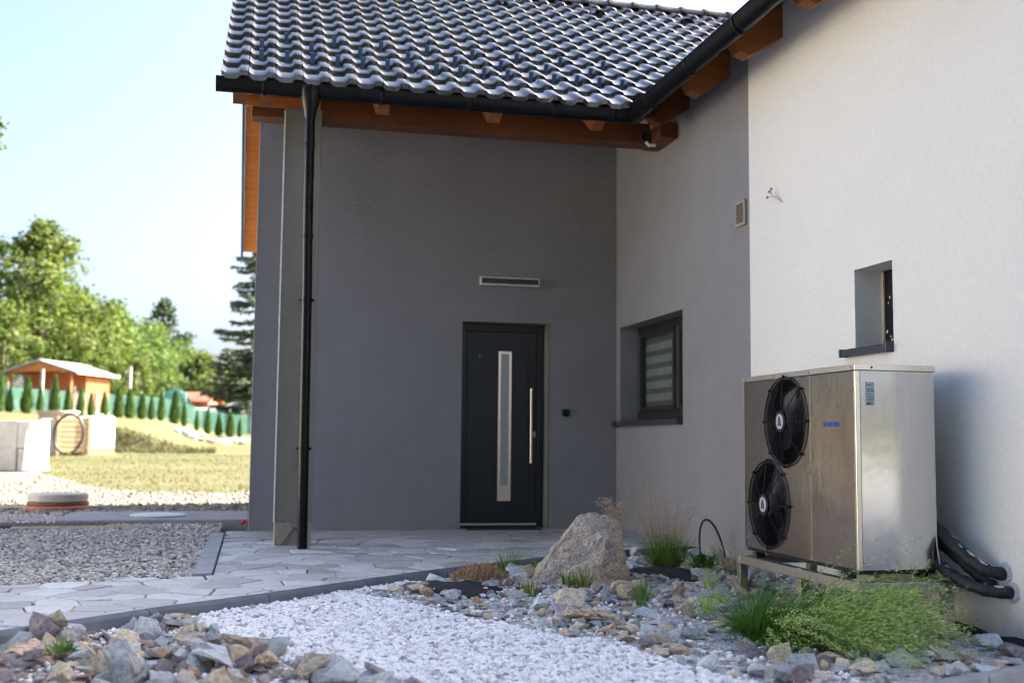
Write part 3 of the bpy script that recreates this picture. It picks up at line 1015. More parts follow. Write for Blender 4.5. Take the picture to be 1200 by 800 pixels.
# ridge tiles
rid = MB()
pr = [(math.cos(a)*0.115, math.sin(a)*0.105) for a in [math.pi*(k/10) for k in range(11)]]
col = [(0.0, 1.12), (0.05, 1.12), (0.055, 1.0), (0.35, 0.94)]
m_ = len(pr)
vs2 = [(xx, a*kk, b*kk) for xx, kk in col for a, b in pr]
rid.add(vs2, [(i*m_+j, i*m_+j+1, (i+1)*m_+j+1, (i+1)*m_+j) for i in range(len(col)-1) for j in range(m_-1)] + [tuple(range(m_))])
mat_plain("ridge_slate", (0.05, 0.055, 0.06), 0.55, var=0.2)
rid_me = rid.mesh("ridge_tile", "ridge_slate", True)
k = 0
x = 3.421+RY-EY-0.35
while x > -0.40:
    o = bpy.data.objects.new("ridge_tile", rid_me)
    place(o, roof, (x, RY, RZ+0.005))
    x -= 0.33
# back slope cover so that sky light does not leak, ridge closed
# gutters: half round troughs with brackets
def trough(p0, p1, r=0.074, name="gutter", lab=None):
    d = (Vector(p1)-Vector(p0))
    L = d.length; d.normalize()
    sd = Vector((0, 0, 1)).cross(d)
    prof = []
    for k in range(13):
        a = math.pi + math.pi*k/12
        prof.append((math.cos(a)*r, math.sin(a)*r*1.35))
    prof = [(-r-0.012, 0.004), (-r-0.006, 0.012)] + prof + [(r+0.006, 0.012), (r+0.012, 0.004)]
    inner = [(u*0.95, v*0.93+0.002) for u, v in prof[::-1]]
    full = prof + inner
    n = len(full)
    mb = MB()
    for P in (Vector(p0), Vector(p1)):
        mb.v += [tuple(P + sd*u + Vector((0, 0, v))) for u, v in full]
    mb.f = [(i, (i+1) % n, (i+1) % n+n, i+n) for i in range(n)]
    o = mb.build(name, "gutter_dark", house, label=lab, autos=True)
    # end caps as part of the same trough
    for P in (Vector(p0), Vector(p1)):
        c = MB()
        c.v = [tuple(P + sd*u + Vector((0, 0, v))) for u, v in prof]
        c.f = [tuple(range(len(prof)))]
        cc = c.build("end_cap", "gutter_dark", o)
        s_ = cc.modifiers.new('s', 'SOLIDIFY'); s_.thickness = 0.004
    return o, sd, d
GZ = 3.868
GY, GX = 9.37, 3.16
g1, sd, d = trough((-0.385, 9.40, GZ), (3.245, 9.40, GZ-0.006), lab="black half round gutter along the porch eaves")
g2, sd2, d2 = trough((3.25, 9.40, GZ-0.006), (3.25, 4.2, GZ+0.012), lab="black half round gutter above the white wall")
def band(p, dirv, r, parent, name="gutter_bracket", w=0.03):
    mb = MB()
    dv = Vector(dirv)
    sd = Vector((0, 0, 1)).cross(dv)
    for s_ in (-w/2, w/2):
        for k in range(13):
            a = math.pi + math.pi*k/12
            mb.v.append(tuple(Vector(p) + dv*s_ + sd*math.cos(a)*r + Vector((0, 0, math.sin(a)*r*1.35))))
    mb.f = [(i, i+1, i+14, i+13) for i in range(12)]
    o = mb.build(name, "gutter_dark", parent, smooth=True)
    s_ = o.modifiers.new('s', 'SOLIDIFY'); s_.thickness = 0.005; s_.offset = 1
for x in (0.0, 0.98, 1.75, 2.5, 3.05):
    band((x, 9.40, GZ), (1, 0, 0), 0.077, g1)
for y in (8.9, 8.0, 7.1, 6.2, 5.3):
    band((3.25, y, GZ), (0, 1, 0), 0.077, g2)
# downpipe with funnel
dp = MB()
dp.tube([(0.385, 9.42, 3.60), (0.388, 9.44, 3.3), (0.392, 9.50, 2.9), (0.398, 9.56, 2.55), (0.405, 9.585, 2.2), (0.412, 9.59, 1.1), (0.420, 9.59, 0.004)], 0.043, 16)
dpo = dp.build("downpipe", "pipe_black", house, smooth=True, autos=True, label="black round downpipe in front of the porch post")
dp = MB()
dp.tube([(0.385, 9.40, 3.86), (0.385, 9.40, 3.80), (0.385, 9.41, 3.665), (0.385, 9.42, 3.60)], [0.10, 0.097, 0.055, 0.047], 16)
dp.build("outlet_funnel", "pipe_black", dpo, autos=True)
for z, xx, yy in ((3.38, 0.3875, 9.434), (2.62, 0.397, 9.55), (2.08, 0.4055, 9.586), (0.83, 0.414, 9.59)):
    mb = MB(); mb.tube([(xx, yy, z-0.018), (xx, yy, z+0.018)], 0.0475, 16)
    if z < 2.2:
        mb.tube([(xx-0.062, yy, z), (xx+0.062, yy, z)], 0.010, 8)
        mb.box(xx-0.02, xx+0.02, yy+0.03, 9.93, z-0.008, z+0.008)
    mb.build("pipe_clamp" if z < 2.2 else "pipe_collar", "pipe_black", dpo, autos=True)
# porch lamp-like white object and black spot under the inner gutter corner
mb = MB(); mb.tube([(3.44, 9.60, 3.66), (3.47, 9.60, 3.63), (3.53, 9.60, 3.635)], 0.016, 8); mb.build("pipe_stub", "white_plastic", house)
mb = MB(); mb.tube([(3.42, 9.575, 3.70), (3.42, 9.62, 3.70)], 0.036, 14); mb.build("spot_lamp", "black_plastic", house)

# door
door = MB()
yf = YD+0.16
door.box(DX0+0.002, DX0+0.075, yf, yf+0.09, 0.0, DZ1-0.002)
door.box(DX1-0.105, DX1-0.030, yf, yf+0.09, 0.0, DZ1-0.002)
door.box(DX0+0.0755, DX1-0.1055, yf, yf+0.09, DZ1-0.085, DZ1-0.002)
door = door.build("door", "frame_paint", house, bevel=0.004, label="anthracite front door with narrow glazed strip and long bar handle")
lx0, lx1 = DX0+0.078, DX1-0.108
mb = MB(); mb.box(lx0, lx1, yf+0.012, yf+0.075, 0.05, DZ1-0.088); mb.build("door_leaf", "door_paint", door, bevel=0.003)
mb = MB()                                   # raised rectangle of the leaf panel: four thin rebates
gx0, gx1, gz0, gz1 = lx0+0.035, lx1-0.105, 0.12, DZ1-0.19
for q in ((gx0, gx1, gz1, gz1+0.012), (gx0, gx1, gz0-0.012, gz0), (gx0-0.012, gx0, gz0-0.012, gz1+0.012), (gx1, gx1+0.012, gz0-0.012, gz1+0.012)):
    mb.box(q[0], q[1], yf+0.006, yf+0.0118, q[2], q[3])
mb.build("panel_moulding", "frame_paint", door, bevel=0.002)
def pdoor(px_, z):  # helper: x on the leaf
    return px_
gx = 2.535
mb = MB()
mb.box(gx, gx+0.030, yf-0.004, yf+0.0118, 0.28, 1.87)
mb.box(gx+0.115, gx+0.145, yf-0.004, yf+0.0118, 0.28, 1.87)
mb.box(gx+0.0303, gx+0.1147, yf-0.004, yf+0.0118, 1.84, 1.87)
mb.box(gx+0.0303, gx+0.1147, yf-0.004, yf+0.0118, 0.28, 0.445)
mb.build("glazing_frame", "steel_bar", door, bevel=0.002)
mb = MB(); mb.box(gx+0.0303, gx+0.1147, yf+0.004, yf+0.0112, 0.446, 1.839)
def mat_frost():
    mt, nt, b, o = nodes("frosted_glass")
    b.inputs['Base Color'].default_value = (0.36, 0.40, 0.37, 1)
    b.inputs['Roughness'].default_value = 0.22
    b.inputs['Specular IOR Level'].default_value = 0.6
mat_frost()
mb.build("glass_strip", "frosted_glass", door)
mb = MB()
hx = lx1-0.072
mb.tube([(hx, yf-0.062, 0.68), (hx, yf-0.062, 1.475)], 0.0145, 14)
for z in (0.80, 1.36):
    mb.tube([(hx, yf-0.062, z), (hx+0.02, yf+0.013, z)], 0.009, 8)
mb.build("handle", "steel_bar", door, autos=True)
mb = MB(); mb.box(hx+0.030, hx+0.066, yf+0.004, yf+0.0118, 0.955, 1.02); mb.build("lock_plate", "steel_frame", door, bevel=0.003)
mb = MB(); mb.tube([(2.33, yf+0.004, 1.82), (2.33, yf+0.014, 1.82)], 0.010, 12); mb.build("peephole", "steel_frame", door)
mb = MB(); mb.box(DX0+0.012, DX1-0.112, yf-0.035, yf-0.004, 0.028, 0.048); mb.build("threshold", "steel_bar", door, bevel=0.002)
mb = MB(); mb.box(DX0+0.004, DX1-0.034, yf-0.035, yf+0.09, -0.012, 0.027); mb.build("threshold_base", "frame_paint", door)
mb = MB(); mb.add([(DX0+0.06, YD+0.0, 0.0), (DX1-0.20, YD-0.01, 0.0), (DX1-0.12, YD-0.17, 0.0), (DX0+0.05, YD-0.14, 0.0), (DX0+0.06, YD+0.0, 0.012), (DX1-0.20, YD-0.01, 0.012), (DX1-0.12, YD-0.17, 0.012), (DX0+0.05, YD-0.14, 0.012)],
                   [(0, 3, 2, 1), (4, 5, 6, 7), (0, 1, 5, 4), (1, 2, 6, 5), (2, 3, 7, 6), (3, 0, 4, 7)])
mb.build("door_mat", "fabric_dark", label="thin dark mat lying at the foot of the front door", cat="mat")
mb = MB(); mb.box(DX1-0.028, DX1-0.003, YD+0.005, YD+0.16, 0.0, DZ1-0.004); mb.build("reveal_strip", "post_plaster", house)
# lamp above the door
la = MB()
lx, lz = 2.285, 2.555
la.box(lx, lx+0.645, YD-0.052, YD-0.001, lz, lz+0.085)
la = la.build("wall_lamp", "white_plastic", house, bevel=0.004, label="long flat wall lamp with pale rim over the front door")
mb = MB(); mb.box(lx+0.014, lx+0.631, YD-0.058, YD-0.0525, lz+0.014, lz+0.071); mb.build("lamp_cover", "lamp_dark", la, bevel=0.002)
# bell
be = MB(); be.box(3.195, 3.275, YD-0.035, YD-0.001, 1.18, 1.255); be = be.build("doorbell", "black_plastic", house, bevel=0.012)
mb = MB(); mb.tube([(3.235, YD-0.041, 1.217), (3.235, YD-0.034, 1.217)], 0.016, 14); mb.build("bell_button", "frame_paint", be)

# window in the grey side wall
xw = XR+0.20
win = MB()
fr = 0.075
win.box(xw, xw+0.08, WY0+0.002, WY1-0.002, WZ0+0.03, WZ0+0.03+fr)
win.box(xw, xw+0.08, WY0+0.002, WY1-0.002, WZ1-fr, WZ1-0.002)
win.box(xw, xw+0.08, WY0+0.002, WY0+fr, WZ0+0.03+fr+0.001, WZ1-fr-0.001)
win.box(xw, xw+0.08, WY1-fr, WY1-0.002, WZ0+0.03+fr+0.001, WZ1-fr-0.001)
ym = 10.30
win.box(xw, xw+0.08, ym-0.045, ym+0.045, WZ0+0.03+fr+0.001, WZ1-fr-0.001)
win = win.build("window", "window_frame", house, bevel=0.004, label="dark framed window with a striped blind")
for (a, b) in ((WY0+fr+0.002, ym-0.047), (ym+0.047, WY1-fr-0.002)):
    mb = MB()
    z0_, z1_ = WZ0+0.03+fr+0.003, WZ1-fr-0.003
    for q in ((a, b, z0_, z0_+0.05), (a, b, z1_-0.05, z1_), (a, a+0.05, z0_+0.051, z1_-0.051), (b-0.05, b, z0_+0.051, z1_-0.051)):
        mb.box(xw-0.012, xw+0.05, q[0], q[1], q[2], q[3])
    mb.build("sash", "window_frame", win, bevel=0.004)
    mb = MB(); mb.box(xw+0.012, xw+0.020, a+0.0505, b-0.0505, z0_+0.0515, z1_-0.0515); mb.build("pane", "glass", win)
    mb = MB(); mb.box(xw-0.016, xw-0.0125, b-0.014, b-0.002, z0_+0.01, z1_-0.01); mb.build("frame_seal", "steel_bar", win)
    zz = z0_+0.052
    k = 0
    while zz < z1_-0.05:
        h = 0.075 if k % 2 else 0.055
        mb = MB(); mb.box(xw+0.055, xw+0.058, a+0.052, b-0.052, zz, min(zz+h, z1_-0.05)); mb.build("blind_stripe", "blind_light" if k % 2 else "blind_dark", win)
        zz += h+0.0005; k += 1
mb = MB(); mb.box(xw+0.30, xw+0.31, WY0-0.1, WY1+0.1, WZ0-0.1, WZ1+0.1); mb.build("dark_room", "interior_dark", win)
mb = MB()
mb.prism([(XR-0.052, WZ0-0.012), (XR+0.198, WZ0+0.012), (XR+0.198, WZ0+0.028), (XR-0.052, WZ0+0.006), (XR-0.052, WZ0-0.045), (XR-0.044, WZ0-0.045), (XR-0.044, WZ0-0.012)][::-1], 1, WY0+0.01, WY1-0.0)
sill = mb.build("window_sill", "sill_metal", win)
mb = MB(); mb.box(XR-0.058, XR+0.19, WY0+0.003, WY0+0.0095, WZ0-0.05, WZ0+0.03); mb.build("sill_end", "sill_metal", win)
mb = MB(); mb.box(XR-0.058, XR-0.001, WY1+0.0, YD-0.01, WZ0-0.05, WZ0+0.008); mb.build("sill_end", "sill_metal", win)

# small unfinished window in the white wall
nx = XR+0.195
nw = MB(); nw.box(nx, nx+0.06, NY0+0.002, NY1-0.002, NZ0+0.01, NZ1-0.002)
nw = nw.build("small_window", "black_plastic", house, label="small deep window opening in the white wall with a taped dark pane")
mb = MB(); mb.box(nx-0.012, nx-0.001, NY1-0.035, NY1-0.003, NZ0+0.03, NZ1-0.01); mb.build("window_edge", "pale_lath", nw)
mb = MB()
for k in range(6):
    z = NZ0+0.03+rng.random()**1.5*0.34; yy = NY1-0.10+rng.uniform(-0.05, 0.05); s_ = rng.uniform(0.008, 0.022)
    pts5 = [(nx-0.003, yy+math.cos(a)*s_*rng.uniform(0.4, 1), z+math.sin(a)*s_*rng.uniform(0.4, 1.4)) for a in [2*math.pi*i/6 for i in range(6)]]
    mb.add(pts5+[(p[0]+0.0025, p[1], p[2]) for p in pts5], [tuple(range(6))[::-1], tuple(range(6, 12))]+[(i, (i+1) % 6, (i+1) % 6+6, i+6) for i in range(6)])
mb.build("plaster_specks", "off_white", nw, kind="stuff")
mb = MB(); mb.prism([(XR-0.05, NZ0-0.02), (nx-0.02, NZ0+0.004), (nx-0.02, NZ0+0.018), (XR-0.05, NZ0+0.0), (XR-0.055, NZ0-0.05), (XR-0.05, NZ0-0.05)][::-1], 1, NY0+0.03, NY1+0.10)
mb.build("window_sill", "sill_metal", nw)
mb = MB(); mb.box(XR-0.058, XR+0.03, NY0+0.0, NY0+0.0295, NZ0-0.052, NZ0+0.016); mb.build("sill_end", "sill_metal", nw, bevel=0.004)
mb = MB(); mb.box(XR-0.060, XR-0.0045, NY1+0.101, NY1+0.12, NZ0-0.05, NZ0+0.004); mb.build("sill_end", "sill_metal", nw, bevel=0.003)

# ventilation grille on grey wall
ve = MB(); ve.box(XR-0.022, XR-0.001, 8.235, 8.42, 2.655, 2.865)
ve = ve.build("vent_grille", "vent_beige", house, bevel=0.005, label="small beige louvred vent grille on the charcoal wall")
for k in range(8):
    mb = MB(); mb.box(XR-0.027, XR-0.0225, 8.265, 8.39, 2.685+k*0.020, 2.685+k*0.020+0.012); mb.build("louvre", "vent_dark", ve)
# loose wires
wi = MB(); wi.tube([(XR-0.002, 7.60, 2.70), (XR-0.03, 7.63, 2.735), (XR-0.045, 7.68, 2.76)], 0.006, 6)
wi = wi.build("wire_stub", "cable_pale", house, label="three loose wire ends sticking out of the white wall")
for dz, dy in ((0.035, 0.03), (0.0, 0.065), (0.05, 0.0)):
    mb = MB(); mb.tube([(XR-0.045, 7.68, 2.76), (XR-0.06, 7.68+dy*0.6, 2.765+dz*0.6), (XR-0.058, 7.68+dy, 2.765+dz)], 0.004, 6); mb.build("wire", "cable_pale", wi)
    mb = MB(); mb.tube([(XR-0.060, 7.68+dy-0.008, 2.765+dz), (XR-0.056, 7.68+dy+0.012, 2.765+dz+0.004)], 0.010, 8); mb.build("wire_cap", "terracotta", wi)
# membrane strip at the wall foot
mb = MB()
for k in range(40):
    y = 4.75 + k*0.085
    z = -0.085 + 0.010*math.sin(k*0.8)+0.006*math.sin(k*1.9)
    mb.v += [(XR-0.008, y, z+0.02), (XR-0.03-0.015*math.sin(k*0.9), y, z), (XR-0.09-0.02*math.sin(k*0.7), y, -0.135)]
mb.f = [(k*3+i, k*3+i+1, k*3+i+4, k*3+i+3) for k in range(39) for i in range(2)]
o = mb.build("plinth_membrane", "fabric_dark", label="crumpled black membrane strip along the foot of the white wall", cat="membrane")
so = o.modifiers.new('s', 'SOLIDIFY'); so.thickness = 0.006

# ------------------------------------------------------------------ heat pump
AX0, AX1, AY0, AY1, AZ0, AZ1 = 3.125, 3.592, 5.430, 6.835, 0.243, 1.335
hp = empty("heat_pump", (AX0+0.2, 6.1, AZ0), "stainless steel heat pump cabinet with two black fans on a low stand", "heat pump")
SEAM = 5.935
mb = MB()                                        # body behind the skins
mb.box(AX0+0.30, AX1-0.006, AY0+0.006, AY1-0.004, AZ0+0.004, AZ1-0.03)
mb.build("core", "black_plastic", hp)
FANS = [(6.245, 1.040), (6.485, 0.533)]
FR = 0.262
mb = MB()
def holed(y0, y1, z0, z1, cy, cz, r, n=48):
    ring = [(cy+math.cos(2*math.pi*k/n)*r, cz+math.sin(2*math.pi*k/n)*r) for k in range(n)]
    out = []
    for k in range(n):
        c_, s_ = math.cos(2*math.pi*k/n), math.sin(2*math.pi*k/n)
        tt = 1e9
        if c_ > 1e-9: tt = min(tt, (y1-cy)/c_)
        if c_ < -1e-9: tt = min(tt, (y0-cy)/c_)
        if s_ > 1e-9: tt = min(tt, (z1-cz)/s_)
        if s_ < -1e-9: tt = min(tt, (z0-cz)/s_)
        out.append((cy+c_*tt, cz+s_*tt))
    base = len(mb.v)
    mb.v += [(AX0, a, b) for a, b in ring] + [(AX0, a, b) for a, b in out]
    mb.v += [(AX0+0.035, cy+(a-cy)*0.985, cz+(b-cz)*0.985) for a, b in ring]
    for k in range(n):
        k2 = (k+1) % n
        mb.f.append((base+k, base+k2, base+n+k2, base+n+k))
        mb.f.append((base+k2, base+k, base+2*n+k, base+2*n+k2))
    # corners of the rectangle
    for (ya, za) in ((y0, z0), (y0, z1), (y1, z0), (y1, z1)):
        best = sorted(range(n), key=lambda k: (out[k][0]-ya)**2+(out[k][1]-za)**2)
        a_ = [k for k in best if abs(out[k][0]-ya) < 1e-6][0]
        b_ = [k for k in best if abs(out[k][1]-za) < 1e-6][0]
        if a_ != b_:
            mb.v.append((AX0, ya, za)); mb.f.append((base+n+a_, base+n+b_, len(mb.v)-1))
ZM = 0.787
holed(SEAM+0.004, AY1-0.010, ZM, AZ1-0.035, FANS[0][0], FANS[0][1], FR-0.005)
holed(SEAM+0.004, AY1-0.010, AZ0+0.004, ZM, FANS[1][0], FANS[1][1], FR-0.005)
mb.build("fan_panel", "steel_front", hp)
mb = MB(); mb.box(AX0-0.001, AX0+0.02, AY0+0.022, SEAM-0.003, AZ0+0.004, AZ1-0.035); mb.build("service_panel", "steel_front", hp, bevel=0.002)
mb = MB(); mb.box(AX0-0.004, AX0+0.015, SEAM-0.0028, SEAM+0.0038, AZ0+0.003, AZ1-0.034); mb.build("panel_seam", "steel_trim", hp)
mb = MB(); mb.box(AX0-0.004, AX0+0.012, AY1-0.0098, AY1, AZ0+0.003, AZ1-0.034); mb.build("edge_profile", "steel_frame", hp)
mb = MB(); mb.box(AX0-0.005, AX0+0.024, AY0-0.003, AY0+0.0215, AZ0+0.002, AZ1-0.034); mb.build("edge_profile", "steel_trim", hp, bevel=0.004)
mb = MB(); mb.box(AX0+0.0245, AX1, AY0, AY0+0.012, AZ0+0.002, AZ1-0.034); mb.build("side_panel", "steel_side", hp, bevel=0.002)
mb = MB(); mb.box(AX0+0.02, AX1, AY1-0.012, AY1-0.001, AZ0+0.002, AZ1-0.034); mb.build("side_panel", "steel_side", hp)
mb = MB(); mb.box(AX1-0.005, AX1-0.001, AY0+0.0125, AY1-0.0125, AZ0+0.002, AZ1-0.034); mb.build("back_panel", "steel_side", hp)
mb = MB(); mb.box(AX0-0.010, AX1+0.006, AY0-0.008, AY1+0.005, AZ1-0.033, AZ1); mb.build("top_cover", "steel_trim", hp, bevel=0.004)
mb = MB(); mb.box(AX0+0.01, AX1-0.01, AY0+0.01, AY1-0.01, AZ0-0.018, AZ0+0.0015); mb.build("base_tray", "black_plastic", hp)
for (y_, z_) in ((5.46, AZ1-0.016), (5.93, AZ1-0.016), (6.38, AZ1-0.016), (6.79, AZ1-0.016), (5.452, 1.21), (5.452, 0.70), (5.945, 0.75), (6.815, 0.29)):
    mb = MB(); mb.tube([(AX0-0.015, y_, z_), (AX0+0.002, y_, z_)], 0.006, 8); mb.build("screw", "steel_frame", hp)
mb = MB(); mb.tube([(AX0+0.09, AY0-0.012, AZ1-0.017), (AX0+0.09, AY0-0.006, AZ1-0.017)], 0.006, 8); mb.build("screw", "black_plastic", hp)
# small unreadable blue maker's mark: row of tiny strokes
yy = 5.782
for wdt, kind in ((0.022, 0), (0.020, 1), (0.022, 2), (0.020, 1), (0.022, 0), (0.022, 2), (0.018, 1)):
    mb = MB()
    z_ = 1.004
    x_a, x_b = AX0-0.0032, AX0-0.0012
    mb.box(x_a, x_b, yy-0.006, yy, z_, z_+0.026)
    if kind != 1: mb.box(x_a, x_b, yy-wdt, yy-wdt+0.006, z_, z_+0.026)
    if kind in (0, 1): mb.box(x_a, x_b, yy-wdt+0.0062, yy-0.0062, z_+0.020, z_+0.026)
    if kind in (2, 1): mb.box(x_a, x_b, yy-wdt+0.0062, yy-0.0062, z_, z_+0.006)
    if kind in (0,): mb.box(x_a, x_b, yy-wdt+0.0062, yy-0.0062, z_+0.009, z_+0.014)
    mb.build("blue_mark", "letter_blue", hp)
    yy -= 0.0265
st = MB(); st.box(AX0+0.058, AX0+0.108, AY0-0.0025, AY0-0.0005, 1.115, 1.24); st = st.build("sticker", "sticker_grey", hp)
for k, (z_, h_) in enumerate(((1.222, 0.004), (1.200, 0.003), (1.19, 0.003), (1.175, 0.003), (1.16, 0.003), (1.145, 0.003), (1.120, 0.009))):
    mb = MB(); mb.box(AX0+0.064, AX0+0.064+(0.038 if k % 3 else 0.024), AY0-0.0042, AY0-0.0026, z_, z_+h_); mb.build("sticker_line", "lamp_dark", st)
for fi, (cy, cz) in enumerate(FANS):
    # shroud drum
    mb = MB()
    n = 40
    ring = lambda x_, r_: [(x_, cy+math.cos(2*math.pi*k/n)*r_, cz+math.sin(2*math.pi*k/n)*r_) for k in range(n)]
    mb.v = ring(AX0+0.034, FR) + ring(AX0+0.16, FR*0.99)
    mb.f = [(k, (k+1) % n, n+(k+1) % n, n+k) for k in range(n)] + [tuple(range(n, 2*n))]
    mb.build("fan_drum", "black_plastic", hp, smooth=False)
    # blades
    fan = MB()
    fan.tube([(AX0+0.04, cy, cz), (AX0+0.13, cy, cz)], 0.062, 20)
    fan = fan.build("fan", "fan_blade", hp, autos=True)
    for k in range(4):
        a0 = 2*math.pi*k/4 + 0.5 + fi*0.7
        bl = MB()
        rows = []
        for i in range(7):
            rr = 0.055 + (FR*0.92-0.055)*i/6
            w = 0.50 + 0.25*math.sin(i/6*math.pi)
            tw = 0.030 - 0.012*i/6
            for j in range(5):
                a = a0 + (j/4-0.5)*w*1.25 + i*0.10
                xx = AX0+0.085 + (j/4-0.5)*tw*2.6
                bl.v.append((xx, cy+math.cos(a)*rr, cz+math.sin(a)*rr))
        bl.f = [(i*5+j, i*5+j+1, (i+1)*5+j+1, (i+1)*5+j) for i in range(6) for j in range(4)]
        o = bl.build("blade", "fan_blade", fan, smooth=True)
        so = o.modifiers.new('s', 'SOLIDIFY'); so.thickness = 0.004
    gd = MB()
    for k in range(16):
        rr = 0.062 + (FR+0.006-0.062)*(k/15)
        xx = AX0 - 0.012 - 0.022*math.cos(rr/FR*math.pi/2)
        gd.tube([(xx, cy+math.cos(2*math.pi*q/44)*rr, cz+math.sin(2*math.pi*q/44)*rr) for q in range(45)], 0.0017 if k < 15 else 0.0045, 5, cap=False)
    for k in range(8):
        a = 2*math.pi*k/8 + math.pi/2
        gd.tube([(AX0-0.012-0.022*math.cos(rr/FR*math.pi/2)-0.003, cy+math.cos(a)*rr, cz+math.sin(a)*rr) for rr in np.linspace(0.05, FR+0.006, 6)], 0.0025, 6)
    gd = gd.build("fan_guard", "black_plastic", hp, smooth=True)
    for k in range(8):
        a = 2*math.pi*k/8 + math.pi/2
        mb = MB(); mb.tube([(AX0-0.020, cy+math.cos(a)*(FR+0.008), cz+math.sin(a)*(FR+0.008)), (AX0-0.002, cy+math.cos(a)*(FR+0.008), cz+math.sin(a)*(FR+0.008))], 0.010, 8); mb.build("guard_clip", "black_plastic", gd)
    # hub badge
    xb = AX0-0.040
    mb = MB(); mb.tube([(xb+0.001, cy, cz), (xb+0.014, cy, cz)], 0.066, 24); mb.build("badge_rim", "black_plastic", gd)
    mb = MB(); mb.tube([(xb-0.003, cy, cz), (xb+0.0008, cy, cz)], 0.046, 28); mb.build("badge", "badge_grey", gd)
    mb = MB()
    P = lambda a, b: (cy-a, cz+b)
    for poly, mt in (([(-0.022, -0.026), (-0.007, 0.029), (0.008, 0.029), (0.023, -0.026), (0.012, -0.026), (0.001, 0.010), (-0.010, -0.026)], "letter_navy"), ([(-0.005, -0.028), (0.001, -0.010), (0.008, -0.028)], "letter_red")):
        mb = MB(); mb.prism([P(*q) for q in poly], 0, xb-0.0050, xb-0.0032); mb.build("badge_mark", mt, gd)
# stand of square tube
SX0, SX1, SY0, SY1, SZ = 3.09, 3.64, 5.36, 6.90, 0.190
stand = empty("heat_pump_stand", (3.35, 6.1, -0.1), "low galvanised square tube stand under the heat pump", "stand")
w = 0.055
for x0_ in (SX0, SX1-w):
    mb = MB(); mb.box(x0_, x0_+w, SY0+w+0.001, SY1-w-0.001, SZ-w, SZ); mb.build("rail", "steel_frame", stand, bevel=0.004)
for y0_ in (SY0, SY1-w):
    mb = MB(); mb.box(SX0, SX1, y0_, y0_+w, SZ-w, SZ-0.0005); mb.build("rail", "steel_frame", stand, bevel=0.004)
for x0_ in (SX0+0.001, SX1-w-0.001):
    for y0_ in (SY0+0.001, 6.02, SY1-w-0.001):
        mb = MB(); mb.box(x0_, x0_+w, y0_, y0_+w, -0.20, SZ-w-0.001); mb.build("leg", "steel_frame", stand, bevel=0.004)
for y0_ in (5.55, 6.66):
    for x0_ in (SX0+0.02, SX1-0.10):
        mb = MB(); mb.box(x0_+0.01, x0_+0.07, y0_, y0_+0.06, SZ+0.0005, AZ0-0.0185); mb.build("rubber_foot", "black_rubber", stand)
# insulated pipes
def bez(ps, n=22):
    out = []
    for i in range(n+1):
        u = i/n
        pp = [Vector(p) for p in ps]
        while len(pp) > 1:
            pp = [pp[k].lerp(pp[k+1], u) for k in range(len(pp)-1)]
        out.append(pp[0])
    return out
pipes = [
    ([(3.60, 5.72, 0.50), (3.66, 5.55, 0.52), (3.60, 5.40, 0.44), (3.64, 5.20, 0.24), (3.74, 5.16, 0.245), (3.83, 5.155, 0.25)], 0.033, "thick upper black pipe bending down behind the heat pump into the wall"),
    ([(3.60, 5.74, 0.40), (3.62, 5.60, 0.36), (3.57, 5.40, 0.25), (3.60, 5.18, 0.13), (3.72, 5.10, 0.165), (3.83, 5.10, 0.165)], 0.032, "black insulated pipe, lowest of the bundle beside the heat pump"),
    ([(3.60, 5.78, 0.44), (3.70, 5.60, 0.42), (3.70, 5.42, 0.34), (3.72, 5.30, 0.20), (3.77, 5.22, 0.18), (3.83, 5.21, 0.17)], 0.029, "middle black pipe close to the wall behind the other two pipes"),
]
for k, (ps, r_, lab) in enumerate(pipes):
    path = bez(ps, 64)
    mb = MB()
    rs = [r_*(1+0.05*math.sin(i*0.7+k)+0.05*rng.uniform(-1, 1)) for i in range(len(path))]
    mb.tube(path, rs, 14)
    o = mb.build("insulated_pipe", "black_rubber", smooth=True, label=lab, cat="pipe", group="insulated pipes behind the heat pump")
    # torn foil flecks on the upper side
    for q in range(22 if k < 2 else 6):
        i = rng.randrange(24, len(path)-4) if q else len(path)-6
        p = path[i]; d_ = (path[i+1]-path[i-1]).normalized()
        sd_ = d_.cross(Vector((0, 0, 1))).normalized(); up_ = sd_.cross(d_)
        a0 = R(rng.uniform(-40, 95)); da = R(rng.uniform(8, 30)); ln_ = rng.uniform(0.008, 0.028)
        f_ = MB()
        for e_ in (-1, -0.3, 0.4, 1):
            w_ = da*(1-abs(e_)*0.6)*rng.uniform(0.5, 1.2)
            for an in (a0-w_, a0, a0+w_):
                f_.v.append(tuple(p + d_*ln_*e_ + (up_*math.cos(an) - sd_*math.sin(an))*(rs[i]+0.0022)))
        f_.f = [(r0*3+c0, r0*3+c0+1, r0*3+c0+4, r0*3+c0+3) for r0 in range(3) for c0 in range(2)]
        f_.build("foil_patch", "foil", o)
sl_ = MB()
for (yy_, zz_, rr_) in ((5.155, 0.25, 0.040), (5.10, 0.165, 0.039), (5.21, 0.17, 0.036)):
    n_ = 14
    ringo = [(3.790, yy_+math.cos(2*math.pi*q/n_)*rr_*rng.uniform(1.0, 1.3), zz_+math.sin(2*math.pi*q/n_)*rr_*rng.uniform(1.0, 1.3)) for q in range(n_)]
    o_ = MB(); o_.v = ringo + [(3.802, p[1]+(p[1]-yy_)*0.25, p[2]+(p[2]-zz_)*0.25) for p in ringo]
    o_.f = [(q, (q+1) % n_, n_+(q+1) % n_, n_+q) for q in range(n_)] + [tuple(range(n_))]
    o_.build("wall_seal", "sticker_grey", house)
mb = MB(); mb.tube(bez([(3.63, 5.50, 0.47), (3.60, 5.44, 0.50), (3.55, 5.40, 0.38), (3.60, 5.40, 0.22)], 14), 0.004, 6)
